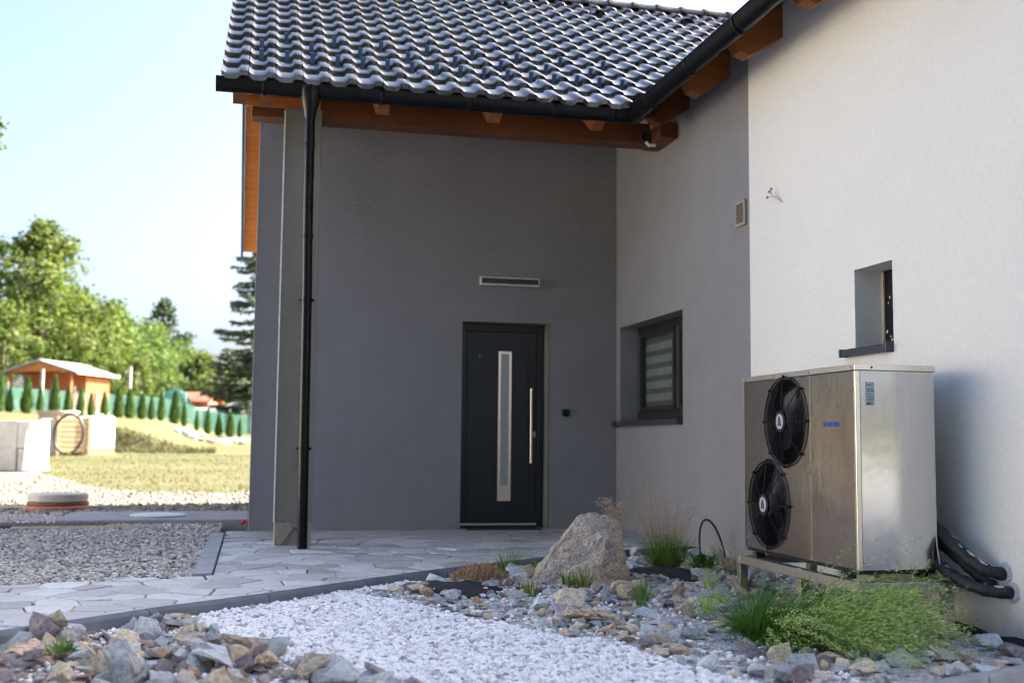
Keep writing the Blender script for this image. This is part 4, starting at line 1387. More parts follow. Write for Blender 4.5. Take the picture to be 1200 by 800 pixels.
mb.build("tie_wire", "cable_pale", label="thin pale tie wire hanging round the black pipes", cat="wire")

# ------------------------------------------------------------------ stones, gravel
def in_poly(x, y, poly):
    c = False
    j = len(poly)-1
    for i in range(len(poly)):
        xi, yi = poly[i]; xj, yj = poly[j]
        if (yi > y) != (yj > y) and x < (xj-xi)*(y-yi)/(yj-yi)+xi:
            c = not c
        j = i
    return c
LEFT_BED = [(-3.4, 2.6), (-2.55, 4.42), (-1.15, 5.58), (-0.44, 6.29), (-0.31, 6.40), (-0.10, 5.78), (0.22, 5.20), (0.55, 4.72), (0.74, 4.35), (0.80, 3.7)]
RIGHT_BED = [(0.64, 7.10), (1.1, 7.55), (1.8, 8.16), (2.6, 8.68), (3.3, 9.02), (3.74, 9.16), (3.74, 4.80), (3.42, 4.58), (2.74, 4.27), (2.3, 4.15), (2.12, 4.46), (1.90, 4.85), (1.77, 5.40), (1.50, 5.72), (1.22, 6.12), (0.93, 6.70)]
def rock_mesh(seed, flat=0.6, n=13):
    r_ = random.Random(seed)
    bm = bmesh.new()
    for k in range(n):
        v = Vector((r_.gauss(0, 1), r_.gauss(0, 1), r_.gauss(0, 1)))
        v.normalize()
        # push towards a box so that broken faces stay flat and edges sharp
        mxc = max(abs(c) for c in v)
        v = v.lerp(v/mxc, 0.45)*r_.uniform(0.82, 1.0)
        bm.verts.new((v.x*0.5, v.y*0.5*r_.uniform(0.75, 1.0), v.z*0.5*flat))
    bmesh.ops.convex_hull(bm, input=bm.verts[:])
    bmesh.ops.delete(bm, geom=[v for v in bm.verts if not v.link_faces], context='VERTS')
    bmesh.ops.subdivide_edges(bm, edges=bm.edges[:], cuts=1)
    for v in bm.verts:
        d = noise.noise_vector(v.co*5.0+Vector((seed, 0, 0)))
        v.co += d*0.014
    bmesh.ops.triangulate(bm, faces=bm.faces[:])
    me = bpy.data.meshes.new("stone")
    bm.to_mesh(me); bm.free()
    for p in me.polygons: p.use_smooth = False
    return me
ROCKS = [rock_mesh(s, f, n) for s, f, n in [(1, 0.62, 12), (2, 0.75, 14), (3, 0.5, 12), (4, 0.85, 15), (5, 0.42, 11), (6, 0.68, 13), (7, 0.55, 16), (8, 0.8, 12), (9, 0.36, 12), (10, 0.7, 18), (11, 0.6, 10), (12, 0.9, 13)]]
ROCKF = [0.62, 0.75, 0.5, 0.85, 0.42, 0.68, 0.55, 0.8, 0.36, 0.7, 0.6, 0.9]
for me in ROCKS:
    me.materials.append(None)
COLN = {"rock_grey": "blue grey", "rock_tan": "tan", "rock_rust": "rust brown", "rock_pale": "pale grey", "rock_plum": "dark purplish"}
GRID = {}
RES = 0.03
def hget(x, y, r):
    n = max(1, int(r*0.7/RES)); s = []
    ix, iy = round(x/RES), round(y/RES)
    for i in range(-n, n+1):
        for j in range(-n, n+1):
            if i*i+j*j <= n*n:
                s.append(GRID.get((ix+i, iy+j), None) or bed_z((ix+i)*RES, (iy+j)*RES))
    s.sort()
    return s[int(len(s)*0.45)]
def hput(x, y, r, top):
    n = max(1, int(r*0.85/RES))
    ix, iy = round(x/RES), round(y/RES)
    for i in range(-n, n+1):
        for j in range(-n, n+1):
            d = (i*i+j*j)/(n*n)
            if d <= 1:
                h = top - 0.25*r*d
                k = (ix+i, iy+j)
                if GRID.get(k, -9) < h: GRID[k] = h
AVOID = []       # (x, y, r) kept free of big stones
def scatter(poly, count, smin, smax, cols, where, maxh, power=1.6, tilt=0.5):
    bx0, bx1 = min(p[0] for p in poly), max(p[0] for p in poly)
    by0, by1 = min(p[1] for p in poly), max(p[1] for p in poly)
    made = 0; tries = 0
    while made < count and tries < count*60:
        tries += 1
        x, y = rng.uniform(bx0, bx1), rng.uniform(by0, by1)
        if not in_poly(x, y, poly): continue
        s = smin + (smax-smin)*rng.random()**power
        if any((x-a)**2+(y-b)**2 < (c+s*0.35)**2 for a, b, c in AVOID): continue
        vx = x/max(y, 0.1)
        if vx < -0.265 or vx > 0.79 or y < 4.0: continue
        h = hget(x, y, s/2)
        if h-bed_z(x, y) > maxh: continue
        i = rng.randrange(len(ROCKS))
        me = ROCKS[i]
        col = rng.choices(list(cols), list(cols.values()))[0]
        sx, sy, sz = s*rng.uniform(0.9, 1.3), s*rng.uniform(0.75, 1.05), s*rng.uniform(0.65, 1.0)
        half = 0.5*ROCKF[i]*sz
        z = h + half*0.62
        yield x, y, z, (rng.gauss(0, tilt*0.5), rng.gauss(0, tilt*0.5), rng.uniform(0, 6.28)), (sx, sy, sz), i, col, s
        hput(x, y, s/2, z+half*0.85)
        made += 1
def rocks_objects(gen, where, group):
    for x, y, z, rot, sc_, i, col, s in gen:
        o = bpy.data.objects.new("stone", ROCKS[i])
        place(o, None, (x, y, z))
        o.rotation_euler = rot; o.scale = sc_
        o.material_slots[0].link = 'OBJECT'
        o.material_slots[0].material = MATS[col]
        size = "large" if s > 0.18 else ("fist sized" if s < 0.13 else "middle sized")
        shape = "flat" if ROCKF[i] < 0.56 else ("blocky" if ROCKF[i] > 0.72 else "angular")
        tag(o, f"{size} {shape} {COLN[col]} broken stone {where(x, y)}", "stone", group)
def rocks_stuff(gen, name, mat_by_col, label):
    acc = {}
    for x, y, z, rot, sc_, i, col, s in gen:
        mb = acc.setdefault(col, MB())
        mx = Matrix.Translation((x, y, z)) @ Matrix.Rotation(rot[2], 4, 'Z') @ Matrix.Rotation(rot[0], 4, 'X') @ Matrix.Diagonal((*sc_, 1))
        me = ROCKS[i]
        mb.add([mx @ v.co for v in me.vertices], [tuple(p.vertices) for p in me.polygons])
    for col, mb in acc.items():
        mb.build(name, col, kind="stuff", label=f"{COLN[col]} {label}")
# the boulder is built first so that stones keep clear of it
BO = (2.22, 7.52)
AVOID += [(2.05, 7.55, 0.17), (2.22, 7.52, 0.24), (2.42, 7.50, 0.14), (1.31, 7.18, 0.15), (2.92, 7.78, 0.17), (2.62, 5.46, 0.22), (2.95, 5.25, 0.12), (3.08, 8.25, 0.12), (1.45, 7.72, 0.10)]
MIX = {"rock_grey": 4, "rock_tan": 3, "rock_rust": 2.2, "rock_pale": 3, "rock_plum": 1.4}
def wl(x, y):
    if kerb_y(x)-y < 0.38: return "against the kerb of the left heap"
    if x > 0.15: return "at the right tip of the left heap"
    if x < -0.75: return "at the outer edge of the left heap"
    return "in the middle of the left heap"
def wr(x, y):
    if math.hypot(x-2.2, y-7.45) < 0.55: return "lying round the big boulder"
    if x < 1.75 and y > 6.6: return "round the left black fabric patch"
    if y < 5.1 and x > 2.5: return "below the feathery grass"
    if x > 3.0 and y < 6.6: return "beside the heat pump stand"
    if y > 7.7: return "near the charcoal wall"
    if math.hypot(x-2.6, y-5.4) < 0.6: return "beside the feathery grass clump"
    return "in the right bed by the gravel"
rocks_stuff(scatter(LEFT_BED, 420, 0.07, 0.13, MIX, None, 0.075), "small_stones", None, "stone chips between the stones of the front left heap")
rocks_objects(scatter(LEFT_BED, 165, 0.10, 0.225, {"rock_grey": 4.5, "rock_tan": 3, "rock_rust": 1.6, "rock_pale": 2, "rock_plum": 1.8}, None, 0.145, 1.2, 0.8), wl, "broken stones in the front left heap")
rocks_stuff(scatter(RIGHT_BED, 1000, 0.05, 0.11, MIX, None, 0.045), "small_stones", None, "stone chips covering the right planting bed")
rocks_objects(scatter(RIGHT_BED, 135, 0.095, 0.215, MIX, None, 0.11, 1.5, 0.6), wr, "broken stones in the right planting bed")

def hull_from(points, mat, name, cuts, amp, seed, **kw):
    bm = bmesh.new()
    for p in points: bm.verts.new(p)
    bmesh.ops.convex_hull(bm, input=bm.verts[:])
    bmesh.ops.delete(bm, geom=[v for v in bm.verts if not v.link_faces], context='VERTS')
    for c in range(cuts):
        bmesh.ops.subdivide_edges(bm, edges=bm.edges[:], cuts=1, use_grid_fill=True)
        bmesh.ops.triangulate(bm, faces=bm.faces[:])
    bm.normal_update()
    for v in bm.verts:
        q = v.co
        d = noise.fractal(q*3.2+Vector((seed, 0, 0)), 0.9, 2.1, 5)*amp + noise.ridged_multi_fractal(q*5+Vector((0, seed, 0)), 0.9, 2.0, 4, 0.9, 2.0)*amp*0.35
        vd = noise.voronoi(Vector((q.x*5.5, q.y*5.5, q.z*9.0))+Vector((seed, 2, 1)))[0]
        d += amp*1.5*(min(vd[1]-vd[0], 0.5)-0.25) + 0.25*amp*noise.noise(q*38)
        v.co += v.normal*d
    me = bpy.data.meshes.new(name)
    bm.to_mesh(me); bm.free()
    me.materials.append(MATS[mat])
    o = bpy.data.objects.new(name, me)
    return o
bpts = [(-0.38, -0.02, -0.06), (-0.36, 0.20, -0.06), (-0.22, -0.15, -0.08), (0.02, -0.26, -0.08), (0.22, -0.24, -0.07), (0.33, -0.08, -0.06), (0.34, 0.20, -0.06), (0.1, 0.34, -0.06),
        (-0.21, -0.02, 0.16), (-0.08, 0.0, 0.345), (-0.02, 0.02, 0.425), (0.06, 0.0, 0.455), (0.19, -0.02, 0.445), (0.275, 0.0, 0.405), (0.285, -0.02, 0.36), (0.30, -0.05, 0.14), (0.10, 0.18, 0.40), (-0.2, 0.16, 0.16), (0.27, 0.2, 0.30), (0.12, -0.16, 0.24), (0.16, -0.20, 0.10)]
o = hull_from(bpts, "boulder", "boulder", 5, 0.026, 4.0)
place(o, None, (BO[0]+0.0, BO[1], -0.04))
tag(o, "big brown speckled boulder standing in the stone bed near the door", "boulder")

# pebble gravel
def pebbles(pts, rmin, rmax, zf, seed, zs=0.7):
    """many low-poly pebbles in one mesh, numpy"""
    g = np.random.default_rng(seed)
    base = np.array([(1, 0, 0), (-1, 0, 0), (0, 1, 0), (0, -1, 0), (0, 0, 1), (0, 0, -1), (.62, .62, .45), (-.62, .62, .45), (-.62, -.62, .45), (.62, -.62, .45)], float)
    tri = [(0, 6, 9), (2, 7, 6), (1, 8, 7), (3, 9, 8), (4, 6, 7), (4, 7, 8), (4, 8, 9), (4, 9, 6), (0, 2, 6), (2, 1, 7), (1, 3, 8), (3, 0, 9), (5, 2, 0), (5, 1, 2), (5, 3, 1), (5, 0, 3)]
    tri = np.array(tri)
    n = len(pts)
    P = np.array(pts)
    r_ = g.uniform(rmin, rmax, n)
    V = np.repeat(base[None], n, 0) * (1+g.uniform(-0.28, 0.28, (n, 10, 1)))
    sc_ = np.stack([r_*g.uniform(0.8, 1.3, n), r_*g.uniform(0.7, 1.1, n), r_*zs*g.uniform(0.7, 1.2, n)], 1)
    V *= sc_[:, None, :]
    a = g.uniform(0, 6.283, n); c, s = np.cos(a), np.sin(a)
    tl = g.uniform(-0.5, 0.5, n); ct, st = np.cos(tl), np.sin(tl)
    y = V[:, :, 1]*ct[:, None]-V[:, :, 2]*st[:, None]; z = V[:, :, 1]*st[:, None]+V[:, :, 2]*ct[:, None]
    x = V[:, :, 0]
    X = x*c[:, None]-y*s[:, None]+P[:, 0:1]; Y = x*s[:, None]+y*c[:, None]+P[:, 1:2]
    Z = z + np.array([zf(*p) for p in pts])[:, None] + (r_*g.uniform(0.0, 0.75, n))[:, None]
    verts = np.stack([X, Y, Z], 2).reshape(-1, 3)
    faces = (tri[None]+(np.arange(n)*10)[:, None, None]).reshape(-1, 3)
    me = bpy.data.meshes.new("gravel")
    me.vertices.add(len(verts)); me.vertices.foreach_set('co', verts.ravel())
    me.loops.add(len(faces)*3); me.loops.foreach_set('vertex_index', faces.ravel().astype(np.int32))
    me.polygons.add(len(faces))
    me.polygons.foreach_set('loop_start', np.arange(0, len(faces)*3, 3, dtype=np.int32))
    me.update(calc_edges=True)
    return me
g = np.random.default_rng(3)
pts = []
cand = np.stack([g.uniform(-0.9, 2.6, 95000), g.uniform(3.6, 7.6, 95000)], 1)
shr_l = LEFT_BED; 
for x, y in cand:
    if y > kerb_y(x)-0.015: continue
    v = x/y
    if v < -0.28 or v > 0.62: continue
    if in_poly(x, y, LEFT_BED) and rng.random() < 0.93: continue
    if in_poly(x, y, RIGHT_BED) and rng.random() < 0.96: continue
    pts.append((x, y))
pts = pts[:48000]
me = pebbles(pts, 0.009, 0.021, bed_z, 5, 0.8)
me.materials.append(MATS["pebble_white"])
o = bpy.data.objects.new("white_gravel", me); place(o, None); tag(o, "white and pale pink pebble gravel between the two stone heaps", "gravel", kind="stuff")
pts = []
cand = np.stack([g.uniform(-4.6, -0.30, 62000), 7.2+(15.2-7.2)*g.random(62000)**1.25], 1)
for x, y in cand:
    if y < upper_y(x)+0.0: continue
    if x > -0.375 and y < 11.3: continue
    if x/y < -0.265: continue
    if 12.72 < y < 14.2 and x > -2.05: continue
    pts.append((x, y))
me = pebbles(pts, 0.009, 0.020, yard_z, 8, 0.8)
me.materials.append(MATS["pebble_grey"])
o = bpy.data.objects.new("grey_gravel", me); place(o, None); tag(o, "grey crushed stone gravel filling the shaded yard", "gravel", kind="stuff")
pts = []
for k in range(30000):
    y = 14.5+9.5*rng.random(); x = rng.uniform(-6.2, 0.2)
    if x/y < -0.235 or y > gravel_limit(x)-0.1: continue
    pts.append((x, y))
me = pebbles(pts, 0.015, 0.034, yard_z, 9, 0.7)
me.materials.append(MATS["pebble_sunlit_beige"])
o = bpy.data.objects.new("sunlit_gravel", me); place(o, None); tag(o, "sunlit crushed stone at the far edge of the yard", "gravel", kind="stuff")

# landscape fabric patches
def patch(name, c, rx, ry, rot, label, seed, hump=0.02):
    r_ = random.Random(seed)
    mb = MB()
    n, m_ = 28, 6
    mb.v.append((0, 0, hump))
    for i in range(1, m_+1):
        for k in range(n):
            a = 2*math.pi*k/n
            rr = i/m_*(1+0.10*math.sin(3*a+seed)+0.06*math.sin(7*a))
            x, y = math.cos(a)*rx*rr, math.sin(a)*ry*rr
            mb.v.append((x*math.cos(rot)-y*math.sin(rot), x*math.sin(rot)+y*math.cos(rot), hump*(1-(i/m_)**2)+0.022*noise.noise(Vector((x*7, y*7, seed)))+0.010*noise.noise(Vector((x*19, y*19, seed)))))
    for k in range(n):
        mb.f.append((0, 1+k, 1+(k+1) % n))
        for i in range(m_-1):
            mb.f.append((1+i*n+k, 1+(i+1)*n+k, 1+(i+1)*n+(k+1) % n, 1+i*n+(k+1) % n))
    o = mb.build(name, "fabric_dark", None, (c[0], c[1], c[2]), smooth=True, label=label, cat="fabric")
    so = o.modifiers.new('s', 'SOLIDIFY'); so.thickness = 0.006
    return o
patch("weed_fabric", (1.31, 7.20, -0.045), 0.27, 0.33, 0.6, "bare patch of black weed fabric left of the big boulder", 2.0, 0.05)
patch("weed_fabric", (2.94, 7.84, -0.05), 0.34, 0.36, 0.2, "bare patch of black weed fabric under the airy grass right of the boulder", 5.0, 0.05)

# concrete edging in the front right corner
ed = empty("bed_edging", (3.2, 4.4, -0.1), "pale concrete bed edging in the front right corner", "edging")
p0, p1 = Vector((2.05, 3.92, 0)), Vector((3.80, 4.62, 0))
dv = (p1-p0).normalized(); an = math.atan2(dv.y, dv.x)
k = 0; s = 0.0
while s < (p1-p0).length-0.05:
    L = min(0.5, (p1-p0).length-s)
    mx = Matrix.Translation(p0+dv*s) @ Matrix.Rotation(an, 4, 'Z')
    mb = MB(); mb.box(0.002, L-0.003, -0.09, -0.02, -0.25, -0.042-rng.uniform(0, 0.004), mx)
    mb.build("edging_block", "concrete", ed, bevel=0.008)
    s += L

# ------------------------------------------------------------------ plants
def blade(mb, base, direc, length, width, droop, seg=5, bend=None):
    d = Vector(direc).normalized()
    side = d.cross(Vector((0, 0, 1)))
    if side.length < 1e-3: side = Vector((1, 0, 0))
    side = side.normalized()
    a = rng.uniform(-0.9, 0.9)
    side = (side*math.cos(a) + d.cross(side)*math.sin(a)).normalized()
    p = Vector(base); vs_ = []
    pos = []
    for i in range(seg+1):
        w = width*(1-(i/seg)**1.6)*0.5 + 0.0002
        vs_ += [p-side*w, p+side*w]
        pos.append((p.copy(), d.copy()))
        d = (d + Vector((0, 0, -droop/seg)) + (Vector(bend)/seg if bend else Vector())).normalized()
        p = p + d*(length/seg)
    mb.add(vs_, [(2*i, 2*i+1, 2*i+3, 2*i+2) for i in range(seg)])
    return pos
def spikelets(mb, pos, n, size, spread, start=0.45):
    for k in range(n):
        u = start+(1-start)*rng.random()
        f = u*(len(pos)-1); i = min(int(f), len(pos)-2)
        p = pos[i][0].lerp(pos[i+1][0], f-i)
        d = (pos[i][1] + Vector((rng.gauss(0, spread), rng.gauss(0, spread), rng.gauss(0, spread)))).normalized()
        s = d.orthogonal().normalized(); q = Matrix.Rotation(rng.uniform(0, 6.28), 3, d) @ s
        L = size*rng.uniform(0.6, 1.3); w = L*0.14
        c = p + Vector((rng.gauss(0, size*0.4), rng.gauss(0, size*0.4), rng.gauss(0, size*0.4)))
        mb.add([c, c+d*L*0.5+q*w, c+d*L, c+d*L*0.5-q*w], [(0, 1, 2, 3)])
# big feathery grass
GP = (2.66, 5.44, -0.10)
gr = empty("feathery_grass", GP, "large clump of feathery light green ornamental grass in front of the heat pump", "grass")
mb = MB()
for k in range(4200):
    a = rng.uniform(0, 6.283); r_ = 0.15*math.sqrt(rng.random())
    tl = rng.random()**0.7*1.5
    d = (math.cos(a)*tl+0.25, math.sin(a)*tl-0.20, 1.0)
    blade(mb, (GP[0]+math.cos(a)*r_, GP[1]+math.sin(a)*r_, GP[2]), d, rng.uniform(0.16, 0.40), 0.0030, rng.uniform(0.4, 1.4), 5, (0.35, -0.15, 0))
mb.build("blades", "grass_deep", gr)
mb = MB(); pl = MB()
for k in range(900):
    a = rng.uniform(-2.5, 1.3) if k % 3 == 0 else rng.uniform(-1.7, 0.8); r_ = 0.15*math.sqrt(rng.random())
    tl = rng.uniform(0.3, 1.5)
    d = (math.cos(a)*tl+0.28, math.sin(a)*tl-0.12, rng.uniform(0.35, 0.85))
    pos = blade(mb, (GP[0]+math.cos(a)*r_, GP[1]+math.sin(a)*r_, GP[2]+0.03), d, rng.uniform(0.30, 0.90), 0.0024, rng.uniform(0.4, 1.0), 7, (0.40, -0.12, 0))
    spikelets(pl, pos, 48, 0.019, 0.30, 0.38)
mb.build("stems", "grass_green", gr); pl.build("plumes", "plume_green", gr)
# airy grass with rose panicles by the wall
G2 = (3.06, 8.10, -0.05)
gr = empty("airy_grass", G2, "upright tuft of thin grass with airy reddish flower panicles right of the boulder", "grass")
mb = MB()
for k in range(900):
    a = rng.uniform(0, 6.283); r_ = 0.09*math.sqrt(rng.random()); tl = rng.random()*0.75
    blade(mb, (G2[0]+math.cos(a)*r_, G2[1]+math.sin(a)*r_, G2[2]), (math.cos(a)*tl, math.sin(a)*tl, 1), rng.uniform(0.15, 0.36), 0.003, rng.uniform(0.0, 0.7), 5)
mb.build("blades", "grass_green", gr)
mb = MB(); pl = MB()
for k in range(90):
    a = rng.uniform(0, 6.283); tl = rng.random()*0.55
    pos = blade(mb, (G2[0]+math.cos(a)*0.05, G2[1]+math.sin(a)*0.05, G2[2]+0.02), (math.cos(a)*tl-0.12, math.sin(a)*tl, 1), rng.uniform(0.40, 0.72), 0.0016, 0.15, 6)
    spikelets(pl, pos, 60, 0.0125, 0.8, 0.42)
for q in range(len(pl.v)//4):
    o_ = Vector((rng.gauss(0, 0.022), rng.gauss(0, 0.022), rng.gauss(0, 0.02)))
    for j in range(4):
        pl.v[q*4+j] = tuple(Vector(pl.v[q*4+j])+o_)
mb.build("stems", "grass_green", gr); pl.build("panicles", "plume_rose", gr)
mb = MB()                                                     # dry thatch at its foot
for k in range(260):
    a = rng.uniform(0, 6.283)
    blade(mb, (G2[0]+math.cos(a)*0.07, G2[1]+math.sin(a)*0.07, G2[2]+0.02), (math.cos(a), math.sin(a)-0.2, 0.35), rng.uniform(0.08, 0.24), 0.003, 1.1, 4)
mb.build("dry_blades", "sedum_rose", gr)
# pale oat grass between airy grass and stand
G3 = (3.42, 7.75, -0.05)
gr = empty("oat_grass", G3, "loose pale green oat grass leaning over in front of the black hose hoop", "grass")
mb = MB(); pl = MB()
for k in range(42):
    a = rng.uniform(0, 6.283)
    pos = blade(mb, (G3[0]+math.cos(a)*0.08, G3[1]+math.sin(a)*0.08, G3[2]), (math.cos(a)*0.9, math.sin(a)*0.7, rng.uniform(0.5, 1.0)), rng.uniform(0.28, 0.50), 0.003, rng.uniform(0.6, 1.4), 6)
    spikelets(pl, pos, 22, 0.026, 0.22, 0.5)
mb.build("stems", "grass_green", gr); pl.build("plumes", "plume_green", gr)
# the thin oat stems rising past the lower fan belong to the feathery grass; small self-sown tufts:
def tuft(c, n, L, label, mat="grass_green", spread=0.6, name="grass_tuft", w=0.004):
    mb = MB()
    for k in range(n):
        a = rng.uniform(0, 6.283); tl = rng.random()*spread; r_ = 0.05*rng.random()
        blade(mb, (math.cos(a)*r_, math.sin(a)*r_, -0.01), (math.cos(a)*tl, math.sin(a)*tl, 1), L*rng.uniform(0.5, 1.1), w, rng.uniform(0.1, 0.9), 4)
    return mb.build(name, mat, None, c, label=label, cat="grass", group="self sown grass tufts among the stones")
tuft((1.80, 7.95, -0.02), 90, 0.22, "bright grass tuft on the stones left behind the boulder")
tuft((1.95, 7.78, -0.02), 70, 0.17, "short grass tuft touching the left foot of the boulder")
tuft((2.12, 7.12, -0.02), 80, 0.17, "green tuft right in front of the boulder")
tuft((2.04, 7.22, -0.02), 40, 0.12, "low leafy tuft at the front left foot of the boulder", spread=1.2, w=0.012)
tuft((1.66, 6.72, -0.02), 60, 0.13, "small tuft between stones left below the boulder")
tuft((2.30, 6.45, -0.02), 70, 0.17, "thin tuft among stones in the middle of the right bed")
tuft((2.22, 6.30, -0.03), 50, 0.14, "sparse tuft closest to the white gravel edge")
tuft((2.50, 5.98, -0.03), 90, 0.13, "yellowish tuft just left of the feathery grass", "plume_green")
tuft((2.75, 6.35, -0.03), 60, 0.12, "thin tuft in the stones in front of the stand leg", "plume_green")
tuft((2.95, 7.0, -0.02), 70, 0.15, "pale tuft beside the left end of the stand", "plume_green")
tuft((1.05, 6.85, -0.04), 30, 0.05, "tiny dry tuft beside the gravel left of the fabric patch", "sedum_rose")
tuft((-0.72, 4.86, 0.06), 120, 0.07, "bright green moss like tuft in the front left stone heap", "grass_green", 1.4, w=0.006)
# broad leaved plant
mb = MB()
for k in range(26):
    a = rng.uniform(0, 6.283); tl = rng.uniform(0.5, 1.2)
    d = Vector((math.cos(a)*tl, math.sin(a)*tl, 0.8)).normalized(); L = rng.uniform(0.08, 0.14)
    c = Vector((math.cos(a)*0.03, math.sin(a)*0.03, rng.uniform(0, 0.07))); s_ = d.cross(Vector((0, 0, 1))).normalized()*0.025
    mb.add([c, c+d*L*0.35+s_, c+d*L*0.75+s_*0.8, c+d*L, c+d*L*0.75-s_*0.8, c+d*L*0.35-s_], [(0, 1, 2, 3), (0, 3, 4, 5)])
mb.build("broadleaf_weed", "grass_deep", None, (3.20, 7.72, -0.03), label="small dark broad leaved weed at the foot of the airy grass", cat="plant")
# rosy stonecrop cushion
mb = MB()
for k in range(900):
    a = rng.uniform(0, 6.283); r_ = 0.16*math.sqrt(rng.random())
    p = Vector((math.cos(a)*r_*1.25, math.sin(a)*r_, 0.0)); h = 0.085*(1-(r_/0.17)**2)+0.02
    p.z = h*rng.random()
    d = Vector((rng.gauss(0, 0.6), rng.gauss(0, 0.6), 1)).normalized(); q = d.orthogonal().normalized()*0.006
    mb.add([p, p+d*0.016+q, p+d*0.034, p+d*0.016-q], [(0, 1, 2, 3)])
for k in range(60):
    a = rng.uniform(0, 6.283)
    blade(mb, (math.cos(a)*0.04, math.sin(a)*0.04, 0.05), (math.cos(a)*0.3, math.sin(a)*0.3, 1), 0.13*rng.uniform(0.5, 1), 0.003, 0.2, 4)
mb.build("stonecrop", "sedum_rose", None, (1.52, 7.55, -0.03), label="rosy stonecrop cushion behind the left black fabric patch", cat="plant")
# flower head behind the boulder
fl = empty("flowering_plant", (2.62, 8.05, -0.04), "thin stalks with small pale flower heads peeking over the boulder", "plant")
mb = MB(); pl = MB()
for k in range(26):
    a = rng.uniform(0, 6.283); tl = rng.random()*0.25
    pos = blade(mb, (2.62, 8.05, -0.04), (math.cos(a)*tl-0.03, math.sin(a)*tl, 1), rng.uniform(0.40, 0.53), 0.003, 0.05, 5)
    for q in range(22):
        c = pos[-1][0]+Vector((rng.gauss(0, 0.016), rng.gauss(0, 0.016), rng.gauss(0, 0.012)))
        d = Vector((rng.gauss(0, 1), rng.gauss(0, 1), rng.gauss(0, 1))).normalized(); e = d.orthogonal().normalized()
        pl.add([c, c+d*0.010+e*0.005, c+d*0.016, c+d*0.010-e*0.005], [(0, 1, 2, 3)])
mb.build("stems", "grass_deep", fl); pl.build("flower_heads", "plume_rose", fl, kind="stuff")
# black hose hoop
mb = MB(); mb.tube(bez([(3.56, 8.62, -0.05), (3.50, 8.62, 0.30), (3.56, 8.58, 0.40), (3.68, 8.55, 0.30), (3.73, 8.52, -0.05)], 22), 0.009, 8)
mb.build("hose_hoop", "hose_black", smooth=True, label="thin black hose bent into a hoop in front of the charcoal wall", cat="hose")

# ------------------------------------------------------------------ yard objects
def at(px, Y):                      # x on the line of sight of a column of the picture, at depth Y
    d = r2*((px-600)/F_PX) + fwd
    return d.x/d.y*Y
# concrete slab strip
mb = MB(); mb.box(-2.02, -0.03, 12.74, 14.25, -0.16, 0.035)
mb.build("concrete_slab", "concrete", label="flat concrete slab strip lying in the gravel left of the house", cat="slab", bevel=0.012)
mb = MB(); mb.lathe([(0.30, 0.0), (0.31, 0.012), (0.29, 0.022), (0.02, 0.026)], 28)
mb.build("shaft_lid", "lid_pale", None, (-1.02, 13.35, 0.0355), smooth=False, label="pale flat round lid on the concrete slab", cat="lid", autos=True)
# brown grid mat with lath
gm = empty("grid_mat", (-1.9, 12.5, -0.02), "brown perforated grid mat on the gravel in front of the concrete slab", "mat")
for k in range(19):
    x = -2.60 + k*0.06
    mb = MB(); mb.box(x, x+0.028, 12.22, 12.70, -0.012, 0.018); mb.build("grid_bar", "brown_grid", gm)
for k in range(7):
    y = 12.24 + k*0.07
    mb = MB(); mb.box(-2.60, -1.49, y, y+0.025, -0.020, 0.0115); mb.build("cross_bar", "brown_grid", gm)
mb = MB(); mb.box(-0.62, 0.62, -0.02, 0.02, 0.0, 0.025); o = mb.build("lath", "pale_lath", None, (-1.70, 12.15, -0.008), label="pale thin wooden lath lying along the brown grid mat", cat="lath")
o.rotation_euler.z = R(4)
# manhole
mh = empty("manhole", (-2.40, 15.35, 0), "round manhole shaft with pale lid on a terracotta ring in the yard", "manhole")
mb = MB(); mb.lathe([(0.40, -0.05), (0.415, 0.0), (0.415, 0.035), (0.39, 0.05), (0.3, 0.05)], 40); mb.build("base_ring", "terracotta", mh, (-2.40, 15.35, 0.0), autos=True)
mb = MB(); mb.lathe([(0.355, 0.051), (0.37, 0.06), (0.37, 0.095), (0.33, 0.10)], 40); mb.build("seal_ring", "terracotta_dark", mh, (-2.40, 15.35, 0.0), autos=True)
mb = MB(); mb.lathe([(0.345, 0.101), (0.355, 0.105), (0.365, 0.185), (0.355, 0.20), (0.335, 0.20), (0.325, 0.186), (0.02, 0.18)], 40); mb.build("lid", "concrete_pale", mh, (-2.40, 15.35, 0.0), autos=True)
# tiny red and black rag at the wall corner
mb = MB(); mb.tube([(-0.10, 12.3, 0.01), (-0.07, 12.32, 0.05), (-0.03, 12.3, 0.02)], 0.02, 7); mb.build("red_plug", "letter_red", label="small red plug lying at the corner of the charcoal wall", cat="plug")

# stone retaining wall
rw = empty("retaining_wall", (-4.9, 26.3, 0.2), "low pale rough block retaining wall at the left edge of the yard", "retaining wall")
A, B = Vector((-7.6, 27.8, 0)), Vector((-4.62, 25.75, 0))
dv = (B-A).normalized(); an = math.atan2(dv.y, dv.x); L = (B-A).length
s = 0.0
while s < L-0.05:
    wd = min(rng.uniform(0.75, 1.0), L-s)
    mx = Matrix.Translation(A+dv*s+Vector((0, 0, 0.0))) @ Matrix.Rotation(an, 4, 'Z')
    for z0_, z1_ in ((0.05, 0.66), (0.67, 1.26)):
        bm_ = MB(); bm_.box(0.01, wd-0.02, -0.02+rng.uniform(-0.03, 0.03), 0.55, z0_, z1_+rng.uniform(-0.03, 0.03), mx)
        bm_.build("wall_block", "concrete_pale", rw, bevel=0.03)
    s += wd
